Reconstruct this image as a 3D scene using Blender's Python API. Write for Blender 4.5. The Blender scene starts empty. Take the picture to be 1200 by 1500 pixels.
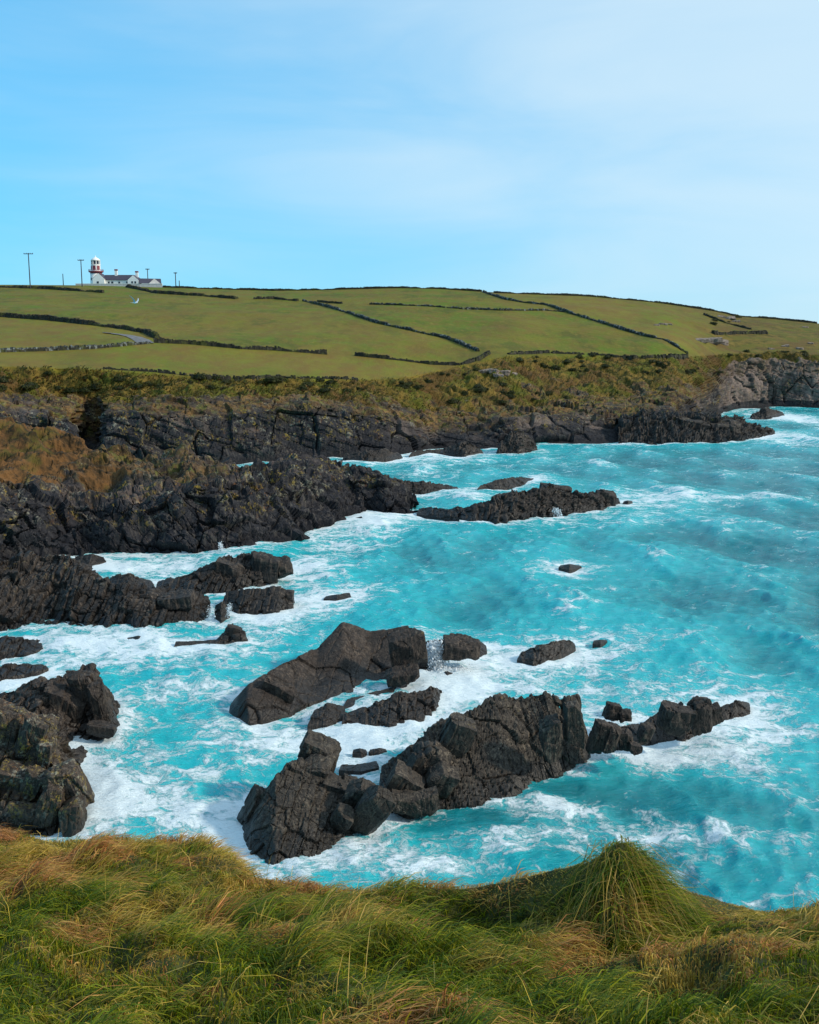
import bpy, math, random
import numpy as np
from mathutils import Vector, Matrix, Euler

random.seed(7)
rng = np.random.default_rng(11)
scene = bpy.context.scene
COL = scene.collection
R = math.radians

# ------------------------------------------------------------------ camera
EYE = 25.0                       # eye height above the sea, metres
FOC = 1500.0                     # focal length in units of a 1200 x 1500 frame
PITCH = math.atan(250 / FOC)
cam_d = bpy.data.cameras.new('camera')
cam = bpy.data.objects.new('camera', cam_d)
COL.objects.link(cam)
cam.location = (0, 0, EYE)
cam.rotation_euler = (math.pi / 2 - PITCH, 0, 0)
cam_d.sensor_fit = 'VERTICAL'
cam_d.sensor_height = 24.0
cam_d.lens = 24.0
cam_d.clip_start = 0.1
cam_d.clip_end = 30000
scene.camera = cam

# ------------------------------------------------------------------ light
SUN_EL, SUN_AZ = R(31), R(102)   # azimuth clockwise from +Y
world = bpy.data.worlds.new('World')
scene.world = world
world.use_nodes = True
wn, wl = world.node_tree.nodes, world.node_tree.links
wn.clear()
w_out = wn.new('ShaderNodeOutputWorld')
w_bg = wn.new('ShaderNodeBackground')
w_bg.inputs[1].default_value = 0.15
sky = wn.new('ShaderNodeTexSky')
sky.sky_type = 'NISHITA'
sky.sun_disc = False
sky.sun_elevation = SUN_EL
sky.sun_rotation = SUN_AZ
sky.air_density = 1.0
sky.dust_density = 0.3
sky.ozone_density = 3.0
hs = wn.new('ShaderNodeHueSaturation')
hs.inputs['Saturation'].default_value = 1.0
hs.inputs['Hue'].default_value = 0.5
hs.inputs['Value'].default_value = 1.0
wl.new(sky.outputs[0], hs.inputs['Color'])
tc = wn.new('ShaderNodeTexCoord')
mp = wn.new('ShaderNodeMapping')
mp.inputs['Scale'].default_value = (1.5, 1.5, 7.0)
mp.inputs['Rotation'].default_value = (R(-7), R(12), 0)
wl.new(tc.outputs['Generated'], mp.inputs[0])
nz = wn.new('ShaderNodeTexNoise')
nz.inputs['Scale'].default_value = 1.7
nz.inputs['Detail'].default_value = 7
nz.inputs['Roughness'].default_value = 0.5
nz.inputs['Distortion'].default_value = 0.5
wl.new(mp.outputs[0], nz.inputs['Vector'])
dp = wn.new('ShaderNodeVectorMath'); dp.operation = 'DOT_PRODUCT'
wl.new(tc.outputs['Generated'], dp.inputs[0])
dp.inputs[1].default_value = (1.12, 0.0, .72)   # veil thickens towards the sun and overhead
ma = wn.new('ShaderNodeMath'); ma.operation = 'MULTIPLY_ADD'
wl.new(dp.outputs['Value'], ma.inputs[0]); ma.inputs[1].default_value = 0.85
nk = wn.new('ShaderNodeMath'); nk.operation = 'MULTIPLY'; wl.new(nz.outputs[0], nk.inputs[0]); nk.inputs[1].default_value = .92
wl.new(nk.outputs[0], ma.inputs[2])
mr = wn.new('ShaderNodeMapRange'); mr.interpolation_type = 'SMOOTHSTEP'
wl.new(ma.outputs[0], mr.inputs['Value'])
mr.inputs['From Min'].default_value = 0.0
mr.inputs['From Max'].default_value = 1.0
mr.inputs['To Max'].default_value = 0.76
mx = wn.new('ShaderNodeMix'); mx.data_type = 'RGBA'
wl.new(mr.outputs[0], mx.inputs[0])
gm = wn.new('ShaderNodeGamma'); gm.inputs[1].default_value = .38
wl.new(hs.outputs[0], gm.inputs[0])
tn = wn.new('ShaderNodeMix'); tn.data_type = 'RGBA'; tn.blend_type = 'MULTIPLY'; tn.inputs[0].default_value = 1
wl.new(gm.outputs[0], tn.inputs[6]); tn.inputs[7].default_value = (.74, 2.45, 3.55, 1)
wl.new(tn.outputs[2], mx.inputs[6])
mx.inputs[7].default_value = (4.85, 5.95, 6.6, 1)
wl.new(mx.outputs[2], w_bg.inputs[0])
wl.new(w_bg.outputs[0], w_out.inputs[0])

sun_d = bpy.data.lights.new('sun', 'SUN')
sun_d.energy = 3.5
sun_d.angle = R(4)
sun_d.color = (1.0, 0.90, 0.75)
sun = bpy.data.objects.new('sun', sun_d)
COL.objects.link(sun)
sd = Vector((math.sin(SUN_AZ) * math.cos(SUN_EL), math.cos(SUN_AZ) * math.cos(SUN_EL), math.sin(SUN_EL)))
sun.rotation_euler = sd.to_track_quat('Z', 'Y').to_euler()
sun.location = sd * 200

scene.view_settings.view_transform = 'Standard'
scene.view_settings.look = 'None'
scene.view_settings.exposure = 0.0
scene.view_settings.gamma = 1.0
scene.view_settings.use_curve_mapping = False

# ------------------------------------------------------------------ geometry of sight (to measure places from the photograph)
cp, sp = math.cos(PITCH), math.sin(PITCH)
def ray(px, py):
    px = np.asarray(px, float); py = np.asarray(py, float)
    u = (px - 600) / FOC; v = (750 - py) / FOC
    return np.stack([u + 0 * v, cp + v * sp + 0 * u, -sp + v * cp + 0 * u], -1)
def at(px, py, Y):
    d = ray(px, py); k = np.asarray(Y, float) / d[..., 1]
    p = d * k[..., None]; p[..., 2] += EYE
    return p
def on(px, py, z=0.0):
    d = ray(px, py); k = (z - EYE) / d[..., 2]
    p = d * k[..., None]; p[..., 2] += EYE
    return p

# ------------------------------------------------------------------ noise
def _hash(ix, iy, iz, s):
    h = (ix.astype(np.int64) * 374761393 + iy.astype(np.int64) * 668265263 + iz.astype(np.int64) * 2147483647 + s * 974634777) & 0xffffffff
    h = ((h ^ (h >> 13)) * 1274126177) & 0xffffffff
    h = ((h ^ (h >> 16)) * 2246822519) & 0xffffffff
    return h ^ (h >> 15)
def pnoise(P, seed=0):
    i = np.floor(P).astype(np.int64); f = P - i
    u = f * f * f * (f * (f * 6 - 15) + 10)
    out = np.zeros(P.shape[:-1])
    for a in (0, 1):
        wx = u[..., 0] if a else 1 - u[..., 0]
        for b in (0, 1):
            wy = u[..., 1] if b else 1 - u[..., 1]
            for c in (0, 1):
                wz = u[..., 2] if c else 1 - u[..., 2]
                h = _hash(i[..., 0] + a, i[..., 1] + b, i[..., 2] + c, seed)
                g = ((h & 1023) / 511.5 - 1) * (f[..., 0] - a) + (((h >> 10) & 1023) / 511.5 - 1) * (f[..., 1] - b) + (((h >> 20) & 1023) / 511.5 - 1) * (f[..., 2] - c)
                out += wx * wy * wz * g
    return out * 1.3
def fbm(P, seed=0, octaves=4, gain=.5, lac=2.03):
    s = np.zeros(P.shape[:-1]); a = 1.0
    for k in range(octaves):
        s += a * pnoise(P * lac ** k + 17.3 * k, seed + k); a *= gain
    return s
def voronoi(P, seed=0):
    i = np.floor(P).astype(np.int64)
    shp = P.shape[:-1]
    f1 = np.full(shp, 9.0); f2 = np.full(shp, 9.0); r1 = np.zeros(shp); r2 = np.zeros(shp); off = np.zeros(P.shape)
    for a in (-1, 0, 1):
        for b in (-1, 0, 1):
            for c in (-1, 0, 1):
                ix, iy, iz = i[..., 0] + a, i[..., 1] + b, i[..., 2] + c
                h = _hash(ix, iy, iz, seed)
                dx = ix + .15 + .7 * (h & 1023) / 1023 - P[..., 0]
                dy = iy + .15 + .7 * ((h >> 10) & 1023) / 1023 - P[..., 1]
                dz = iz + .15 + .7 * ((h >> 20) & 1023) / 1023 - P[..., 2]
                d = np.maximum(np.maximum(abs(dx), abs(dy)), abs(dz)) * .6 + .4 * np.sqrt(dx * dx + dy * dy + dz * dz)
                near = d < f1
                f2 = np.where(near, f1, np.minimum(f2, d))
                rr = (h >> 7 & 4095) / 4095.0
                r1 = np.where(near, rr, r1)
                r2 = np.where(near, (h >> 17 & 4095) / 4095.0, r2)
                off = np.where(near[..., None], np.stack([dx, dy, dz], -1), off)
                f1 = np.where(near, d, f1)
    return f1, f2, r1, r2, off
def smooth(x, a, b):
    t = np.clip((x - a) / (b - a), 0, 1)
    return t * t * (3 - 2 * t)

# ------------------------------------------------------------------ objects
def tag(o, label=None, category=None, group=None, kind=None):
    if label: o['label'] = label
    if category: o['category'] = category
    if group: o['group'] = group
    if kind: o['kind'] = kind
    return o
def link(name, me, mat=None, parent=None, loc=None):
    o = bpy.data.objects.new(name, me)
    COL.objects.link(o)
    if mat is not None and me is not None and not me.materials: me.materials.append(mat)
    if loc is not None: o.location = loc
    if parent is not None: o.parent = parent
    return o
def empty(name, loc, rz=0.0):
    o = bpy.data.objects.new(name, None)
    o.empty_display_size = 0.5
    COL.objects.link(o); o.location = loc; o.rotation_euler = (0, 0, rz)
    return o
def mesh_np(name, V, F4=None, F3=None, attrs=None, smooth_shade=False, colors=None):
    me = bpy.data.meshes.new(name)
    V = np.ascontiguousarray(V.reshape(-1, 3), np.float32)
    n4 = 0 if F4 is None else len(F4); n3 = 0 if F3 is None else len(F3)
    me.vertices.add(len(V)); me.vertices.foreach_set('co', V.ravel())
    idx, start, tot = [], [], []
    if n4: idx.append(np.asarray(F4, np.int32).ravel()); start.append(np.arange(n4) * 4)
    if n3: idx.append(np.asarray(F3, np.int32).ravel()); start.append(n4 * 4 + np.arange(n3) * 3)
    idx = np.concatenate(idx); start = np.concatenate(start).astype(np.int32)
    me.loops.add(len(idx)); me.loops.foreach_set('vertex_index', idx.astype(np.int32))
    me.polygons.add(n4 + n3); me.polygons.foreach_set('loop_start', start)
    me.polygons.foreach_set('use_smooth', np.full(n4 + n3, smooth_shade, bool))
    me.update(calc_edges=True)
    for k, a in (attrs or {}).items():
        at_ = me.attributes.new(k, 'FLOAT', 'POINT'); at_.data.foreach_set('value', np.ascontiguousarray(a.ravel(), np.float32))
    if colors is not None:
        ca = me.attributes.new('tint', 'FLOAT_COLOR', 'POINT')
        c4 = np.ones((len(V), 4), np.float32); c4[:, :3] = colors.reshape(-1, 3)
        ca.data.foreach_set('color', c4.ravel())
    me.validate()
    return me
def grid_faces(nr, nc, wrap=False):
    i = np.arange(nr - 1)[:, None]; j = np.arange(nc if wrap else nc - 1)[None, :]
    j2 = (j + 1) % nc
    a = i * nc + j; b = i * nc + j2; c = (i + 1) * nc + j2; d = (i + 1) * nc + j
    return np.stack([a, b, c, d], -1).reshape(-1, 4)
def grid_normals(P):
    du = np.gradient(P, axis=1); dv = np.gradient(P, axis=0)
    n = np.cross(du, dv); n /= np.linalg.norm(n, axis=-1, keepdims=True) + 1e-9
    return n

class MB:
    """small hand-built solids"""
    def __init__(s): s.v = []; s.f = []
    def add(s, V, F):
        b = len(s.v); s.v += [tuple(p) for p in V]; s.f += [tuple(i + b for i in f) for f in F]; return s
    def box(s, x0, x1, y0, y1, z0, z1):
        return s.add([(x0,y0,z0),(x1,y0,z0),(x1,y1,z0),(x0,y1,z0),(x0,y0,z1),(x1,y0,z1),(x1,y1,z1),(x0,y1,z1)],
                     [(0,3,2,1),(4,5,6,7),(0,1,5,4),(1,2,6,5),(2,3,7,6),(3,0,4,7)])
    def lathe(s, prof, n=24, cx=0, cy=0):
        V = [(cx + r * math.cos(2*math.pi*k/n), cy + r * math.sin(2*math.pi*k/n), z) for r, z in prof for k in range(n)]
        F = [(i*n+k, i*n+(k+1)%n, (i+1)*n+(k+1)%n, (i+1)*n+k) for i in range(len(prof)-1) for k in range(n)]
        F.append(tuple(range(n))[::-1]); F.append(tuple((len(prof)-1)*n + k for k in range(n)))
        return s.add(V, F)
    def prism(s, pts, axis, a, b):
        """pts: 2-D outline (h, z) extruded along axis 'x' or 'y' from a to b"""
        n = len(pts)
        mk = (lambda h, z, t: (t, h, z)) if axis == 'x' else (lambda h, z, t: (h, t, z))
        V = [mk(h, z, a) for h, z in pts] + [mk(h, z, b) for h, z in pts]
        F = [tuple(range(n)), tuple(range(2*n-1, n-1, -1))] + [(i, n+i, n+(i+1)%n, (i+1)%n) for i in range(n)]
        return s.add(V, F)
    def rod(s, p, q, r, n=6, r2=None):
        p = Vector(p); q = Vector(q); d = (q - p).normalized()
        a = d.orthogonal().normalized(); b = d.cross(a); r2 = r if r2 is None else r2
        V = [p + (a*math.cos(2*math.pi*k/n) + b*math.sin(2*math.pi*k/n))*r for k in range(n)] + [q + (a*math.cos(2*math.pi*k/n) + b*math.sin(2*math.pi*k/n))*r2 for k in range(n)]
        F = [(k, (k+1)%n, n+(k+1)%n, n+k) for k in range(n)] + [tuple(range(n))[::-1], tuple(range(n, 2*n))]
        return s.add(V, F)
    def build(s, name, mat, parent=None, smooth_shade=False):
        me = bpy.data.meshes.new(name); me.from_pydata(s.v, [], s.f); me.update()
        if smooth_shade: me.polygons.foreach_set('use_smooth', [True]*len(me.polygons))
        return link(name, me, mat, parent)

# ------------------------------------------------------------------ materials
class NT:
    def __init__(s, name):
        s.m = bpy.data.materials.new(name); s.m.use_nodes = True
        s.t = s.m.node_tree; s.n = s.t.nodes; s.n.clear()
        s.out = s.n.new('ShaderNodeOutputMaterial')
        s.b = s.n.new('ShaderNodeBsdfPrincipled')
        s.t.links.new(s.b.outputs[0], s.out.inputs[0])
        s.pos = s.n.new('ShaderNodeNewGeometry').outputs['Position']
    def set(s, sock, v):
        if hasattr(v, 'is_output') or isinstance(v, bpy.types.NodeSocket): s.t.links.new(v, sock)
        elif isinstance(v, (tuple, list)) and len(v) == 3 and sock.type == 'RGBA': sock.default_value = (*v, 1)
        else: sock.default_value = v
    def math(s, op, a, b=0.0, c=None, clamp=False):
        n = s.n.new('ShaderNodeMath'); n.operation = op; n.use_clamp = clamp
        s.set(n.inputs[0], a); s.set(n.inputs[1], b)
        if c is not None: s.set(n.inputs[2], c)
        return n.outputs[0]
    def noise(s, scale, detail=4, rough=.55, vec=None, dist=0.0, out=0):
        n = s.n.new('ShaderNodeTexNoise'); s.set(n.inputs['Vector'], vec if vec is not None else s.pos)
        n.inputs['Scale'].default_value = scale; n.inputs['Detail'].default_value = detail
        n.inputs['Roughness'].default_value = rough; n.inputs['Distortion'].default_value = dist
        return n.outputs[out]
    def vor(s, scale, vec=None, feature='F1', out='Distance', rand=1.0):
        n = s.n.new('ShaderNodeTexVoronoi'); n.feature = feature; s.set(n.inputs['Vector'], vec if vec is not None else s.pos)
        n.inputs['Scale'].default_value = scale; n.inputs['Randomness'].default_value = rand
        return n.outputs[out]
    def map(s, scale=(1,1,1), rot=(0,0,0), loc=(0,0,0), vec=None):
        n = s.n.new('ShaderNodeMapping'); s.set(n.inputs[0], vec if vec is not None else s.pos)
        n.inputs['Scale'].default_value = scale; n.inputs['Rotation'].default_value = rot; n.inputs['Location'].default_value = loc
        return n.outputs[0]
    def rng(s, v, a, b, c=0.0, d=1.0, smooth_=True):
        n = s.n.new('ShaderNodeMapRange'); n.interpolation_type = 'SMOOTHSTEP' if smooth_ else 'LINEAR'
        s.set(n.inputs['Value'], v)
        for k, x in zip(('From Min','From Max','To Min','To Max'), (a, b, c, d)): s.set(n.inputs[k], x)
        return n.outputs[0]
    def mix(s, f, a, b, mode='MIX'):
        n = s.n.new('ShaderNodeMix'); n.data_type = 'RGBA'; n.blend_type = mode
        s.set(n.inputs[0], f); s.set(n.inputs[6], a); s.set(n.inputs[7], b)
        return n.outputs[2]
    def attr(s, name, out='Fac'):
        n = s.n.new('ShaderNodeAttribute'); n.attribute_name = name; return n.outputs[out]
    def z(s):
        n = s.n.new('ShaderNodeSeparateXYZ'); s.set(n.inputs[0], s.pos); return n.outputs[2]
    def add(s, a, b, k=1.0):
        n = s.n.new('ShaderNodeVectorMath'); n.operation = 'MULTIPLY_ADD'
        s.set(n.inputs[0], b); n.inputs[1].default_value = (k, k, k); s.set(n.inputs[2], a); return n.outputs[0]
    def bump(s, h, strength=.5, dist=.1, prev=None):
        n = s.n.new('ShaderNodeBump'); s.set(n.inputs['Height'], h)
        n.inputs['Strength'].default_value = strength; n.inputs['Distance'].default_value = dist
        if prev is not None: s.set(n.inputs['Normal'], prev)
        return n.outputs[0]
    def done(s, color, rough=.8, normal=None, spec=.3):
        s.set(s.b.inputs['Base Color'], color); s.set(s.b.inputs['Roughness'], rough)
        s.set(s.b.inputs['Specular IOR Level'], spec)
        if normal is not None: s.set(s.b.inputs['Normal'], normal)
        return s.m

def plain(name, col, rough=.7, var=.15, scale=3.0):
    m = NT(name)
    n = m.noise(scale, 5)
    c = m.mix(m.rng(n, .3, .7), tuple(x * (1 - var) for x in col), tuple(x * (1 + var) for x in col))
    return m.done(c, rough, m.bump(n, .15, .05))

ROCK_D, ROCK_M, ROCK_L = (.008, .0062, .0056), (.036, .026, .021), (.105, .079, .060)
def rock_nodes(m, dark=ROCK_D, mid=ROCK_M, light=ROCK_L, lichen=.0, lichen_from=2.0, strata=(0, 0, 0), fine=1.0):
    """returns colour, roughness, bump normal of weathered slate"""
    warp = m.add(m.pos, m.noise(.8 * fine, 3, out=1), .5)
    big = m.noise(.35 * fine, 5, .6)
    mid_n = m.noise(1.9 * fine, 8, .68, vec=warp)
    fin = m.noise(9 * fine, 6, .7)
    sv = m.map((5 * fine, 5 * fine, .6 * fine), strata, vec=warp)
    st = m.noise(1.0, 5, .6, vec=sv)
    c = m.mix(m.rng(mid_n, .32, .62), dark, mid)
    c = m.mix(m.math('MULTIPLY', m.rng(st, .47, .68), m.rng(big, .32, .62)), c, light)
    c = m.mix(m.rng(fin, .54, .72, 0, .7), c, tuple(x * 1.35 for x in light))
    c = m.mix(m.rng(fin, .46, .34, 0, .7), c, tuple(x * .7 for x in dark))
    zz = m.z()
    if lichen > 0:
        lm = m.noise(1.1 * fine, 7, .7, vec=m.map(loc=(31, 7, 3)))
        hi = m.rng(m.math('ADD', zz, m.math('MULTIPLY', big, 3.0)), lichen_from + 1, lichen_from + 4)
        thr = m.math('MULTIPLY', m.rng(lm, .62 - .22 * lichen, .70 - .18 * lichen), hi)
        spots = m.rng(m.noise(5 * fine, 4, .7, vec=m.map(loc=(3, 17, 9))), .45, .6)
        lc = m.mix(m.rng(m.noise(.9 * fine, 3, vec=m.map(loc=(9, 4, 44))), .46, .58), (.27, .19, .030), (.28, .27, .21))
        lc = m.mix(m.rng(m.noise(1.3 * fine, 3, vec=m.map(loc=(59, 2, 4))), .52, .62), lc, (.17, .075, .025))
        c = m.mix(m.math('MULTIPLY', thr, m.math('MULTIPLY', spots, .8)), c, lc)
    wet = m.rng(m.math('ADD', zz, m.math('MULTIPLY', big, -1.2)), -.1, .7, 1.0, 0.0)
    c = m.mix(m.math('MULTIPLY', wet, .55), c, tuple(x * .8 for x in dark))
    rough = m.rng(wet, 0, 1, .78, .42)
    cr = m.vor(1.4 * fine, vec=m.map((1, 1, .55), strata, vec=warp), feature='DISTANCE_TO_EDGE')
    h = m.math('ADD', m.rng(cr, 0, .035, 0, .35, False), m.math('ADD', m.math('MULTIPLY', mid_n, .9), m.math('ADD', m.math('MULTIPLY', fin, .22), m.math('MULTIPLY', st, .5))))
    nrm = m.bump(h, .7, .16 / fine)
    return c, rough, nrm
def rock_mat(name, **k):
    m = NT(name); c, r, n = rock_nodes(m, **k); return m.done(c, r, n, .35)

M_ROCK = rock_mat('dark_slate_rock', lichen=.25, lichen_from=3.0, strata=(R(8), R(14), 0))
M_ROCK_LICHEN = rock_mat('lichened_slate_rock', mid=(.050, .036, .026), lichen=.75, lichen_from=.3, strata=(R(5), R(-18), 0), fine=1.2)
M_ROCK_FLUTED = rock_mat('fluted_slate_rock', mid=(.046, .036, .028), light=(.155, .124, .092), lichen=.2, lichen_from=2.5, strata=(0, R(-12), 0), fine=1.2)
M_ROCK_BLOCK = rock_mat('jointed_slate_rock', mid=(.040, .032, .025), light=(.110, .090, .068), lichen=.15, lichen_from=3, strata=(0, R(28), 0), fine=1.3)
M_ROCK_FAR = rock_mat('reef_rock', mid=(.026, .021, .019), lichen=.3, lichen_from=2.5, fine=.7)

def land_mat(name, headland=False):
    m = NT(name)
    rc, rr, rn = rock_nodes(m, dark=(.010, .010, .013), mid=(.025, .025, .030), light=(.085, .073, .064), lichen=.6 if headland else .6, lichen_from=2.5, strata=(0, R(10), 0), fine=.45)
    veg, heath, pink = m.attr('veg'), m.attr('heath'), m.attr('pink')
    rc = m.mix(m.math('MULTIPLY', pink, m.rng(m.noise(.22, 6, .65, vec=m.map((1.4, 1.4, .35))), .34, .66, .2, 1)), rc, (.21, .155, .13))
    och = m.attr('ochre')
    o1, o2, o3 = m.noise(.32, 7, .72, vec=m.map((1, 1, 1.6), loc=(7, 70, 3))), m.noise(.55, 6, .7, vec=m.map(loc=(71, 7, 30))), m.noise(1.3, 5, .75, vec=m.map((1, 1, 2.2)))
    oc = m.mix(m.rng(o1, .40, .60), (.045, .026, .013), (.185, .105, .034))
    oc = m.mix(m.rng(o2, .50, .60, 0, .85), oc, (.135, .135, .025))
    oc = m.mix(m.rng(o3, .56, .66, 0, .75), oc, (.24, .19, .12))
    oc = m.mix(m.rng(o3, .47, .36, 0, .9), oc, (.020, .017, .014))
    rc = m.mix(m.math('MULTIPLY', och, m.rng(m.noise(.20, 6, .7, vec=m.map(loc=(17, 7, 63))), .36, .56, .1, .92)), rc, oc)
    # fields
    n1 = m.noise(.018, 6, .6, dist=.6); n2 = m.noise(.16, 6, .7, vec=m.map((1, .45, 1))); n3 = m.noise(1.1, 4, .7)
    g = m.mix(m.rng(n1, .42, .56), (.095, .155, .004), (.165, .150, .012))
    g = m.mix(m.rng(n2, .40, .62, 0, .80), g, (.175, .118, .018))
    g = m.mix(m.rng(m.noise(.06, 7, .72, vec=m.map((1, .3, 1), (0, 0, R(20)))), .48, .66, 0, .6), g, (.15, .085, .016))
    g = m.mix(m.rng(n3, .45, .75, 0, .55), g, (.050, .075, .005))
    g = m.mix(m.rng(m.noise(.075, 7, .7, vec=m.map((1, .4, 1), loc=(90, 20, 3))), .50, .62, 0, .7), g, (.050, .078, .005))
    g = m.mix(m.rng(m.noise(.42, 5, .75, vec=m.map((1, .5, 1), loc=(9, 120, 3))), .54, .70, 0, .7), g, (.27, .20, .035))
    # rough heath: bleached grass, bracken, dark gorse
    h1 = m.noise(.28, 7, .7, dist=.4); h2 = m.noise(.11, 5, .6, vec=m.map(loc=(40, 3, 9)))
    he = m.mix(m.rng(h1, .36, .60), (.026, .032, .005), (.165, .108, .022))
    he = m.mix(m.rng(h2, .46, .58, 0, .8), he, (.085, .090, .010))
    he = m.mix(m.rng(m.noise(.07, 6, .65, vec=m.map(loc=(140, 3, 9))), .50, .60, 0, .8), he, (.095, .050, .018))
    he = m.mix(m.rng(m.noise(.55, 6, .7, vec=m.map(loc=(4, 33, 9))), .56, .70, 0, .7), he, (.13, .062, .022))
    he = m.mix(m.rng(m.noise(.8, 6, .7, vec=m.map(loc=(14, 63, 29))), .58, .68, 0, .85), he, (.014, .020, .005))
    if headland:
        he = m.mix(m.rng(h1, .36, .62), (.030, .020, .009), (.150, .072, .024))
        he = m.mix(m.rng(h2, .50, .60, 0, .8), he, (.075, .066, .012))
        he = m.mix(m.rng(m.noise(.8, 6, .7, vec=m.map(loc=(14, 63, 29))), .52, .66, 0, .85), he, (.014, .013, .008))
    tone = m.attr('tone')
    g = m.mix(m.math('MULTIPLY', tone, m.rng(n1, .25, .7, .5, .95)), g, m.mix(m.rng(n2, .35, .65), (.21, .175, .022), (.20, .120, .026)))
    g = m.mix(1.0, g, (.84, .86, .84), 'MULTIPLY')
    gc = m.mix(heath, g, he)
    f = m.rng(m.math('ADD', veg, m.math('MULTIPLY', m.math('SUBTRACT', m.noise(.5, 6, .72), .5), 1.1)), .40, .60)
    c = m.mix(f, rc, gc)
    h = m.math('ADD', m.math('MULTIPLY', n3, .5), m.math('ADD', n2, m.math('MULTIPLY', m.math('MULTIPLY', h1, heath), 2.0)))
    nb = m.bump(h, .5, .5)
    mixn = m.n.new('ShaderNodeMix'); mixn.data_type = 'VECTOR'
    m.set(mixn.inputs[0], f); m.set(mixn.inputs[4], rn); m.set(mixn.inputs[5], nb)
    return m.done(c, .85, mixn.outputs[1], .15)
M_LAND = land_mat('hill_and_cliff')
M_HEAD = land_mat('headland', True)

# sea
def sea_mat():
    m = NT('sea_water')
    foam, aer_shade = m.attr('foam'), m.attr('aeration_shade')
    flat = m.map((1, 1, 0.15))
    w1 = m.add(flat, m.noise(.22, 4, .6, vec=flat, out=1), 5.0)
    w2 = m.add(w1, m.noise(1.1, 3, .6, vec=flat, out=1), 1.0)
    lace1 = m.rng(m.vor(.42, vec=w2, feature='DISTANCE_TO_EDGE'), 0, .20, 1, 0)
    lace2 = m.rng(m.vor(1.35, vec=w2, feature='DISTANCE_TO_EDGE'), 0, .24, 1, 0)
    cl = m.noise(.30, 7, .66, vec=w1)
    fine = m.noise(3.2, 6, .75, vec=w2)
    streak = m.noise(1.0, 6, .62, vec=m.map((.13, .80, 1), (0, 0, R(14)), vec=w1))
    swirl = m.noise(.9, 6, .6, vec=w1, dist=1.2)
    soft = m.math('ADD', m.math('MULTIPLY', m.math('SUBTRACT', cl, .5), 1.7), m.math('MULTIPLY', m.math('SUBTRACT', streak, .5), 1.5))
    soft = m.math('ADD', soft, m.math('MULTIPLY', m.math('SUBTRACT', swirl, .5), .9))
    v = m.math('ADD', soft, m.math('MULTIPLY', foam, 1.46))
    det = m.math('ADD', m.math('MULTIPLY', m.math('SUBTRACT', fine, .5), 1.5), m.math('ADD', m.math('MULTIPLY', lace1, .30), m.math('MULTIPLY', lace2, .22)))
    f = m.rng(m.math('ADD', v, m.math('MULTIPLY', det, .85)), .50, 1.10)
    thin = m.rng(v, .05, .85)
    body = m.mix(m.rng(m.math('ADD', aer_shade, m.math('MULTIPLY', m.math('SUBTRACT', cl, .5), .5)), .12, 1.0), (.000, .175, .212), (.004, .490, .545))
    body = m.mix(m.math('MULTIPLY', thin, .62), body, (.11, .68, .74))
    c = m.mix(m.math('MULTIPLY', f, .95), body, (.80, .88, .92))
    rip = m.noise(1.5, 6, .66, vec=m.map((.45, 1.7, 1), (0, 0, R(10))))
    rip2 = m.noise(5.0, 4, .6, vec=m.map((.8, 1.5, 1)))
    h = m.math('ADD', m.math('MULTIPLY', rip, 1.0), m.math('ADD', m.math('MULTIPLY', rip2, .22), m.math('MULTIPLY', f, .35)))
    nrm = m.bump(h, .85, .48)
    return m.done(c, m.rng(f, 0, 1, .18, .9), nrm, .32)
M_SEA = sea_mat()
_m = NT('white_water'); _m.done((.86, .90, .93), .8)
_tr = _m.n.new('ShaderNodeBsdfTranslucent'); _m.set(_tr.inputs[0], (.90, .93, .95))
_ms = _m.n.new('ShaderNodeMixShader'); _ms.inputs[0].default_value = .5
_m.t.links.new(_m.b.outputs[0], _ms.inputs[1]); _m.t.links.new(_tr.outputs[0], _ms.inputs[2]); _m.t.links.new(_ms.outputs[0], _m.out.inputs[0])
M_WHITE_WATER = _m.m

def blade_mat(name, k=1.0):
    m = NT(name)
    col = m.attr('tint', 'Color')
    m.done(col, .6, None, .25)
    tr = m.n.new('ShaderNodeBsdfTranslucent'); m.set(tr.inputs[0], col)
    ms = m.n.new('ShaderNodeMixShader'); ms.inputs[0].default_value = .28
    m.t.links.new(m.b.outputs[0], ms.inputs[1]); m.t.links.new(tr.outputs[0], ms.inputs[2])
    m.t.links.new(ms.outputs[0], m.out.inputs[0])
    return m.m
M_GRASS = blade_mat('wind_blown_grass')
M_SOIL = plain('turf_soil', (.045, .050, .012), .95, .4, 6)

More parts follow.
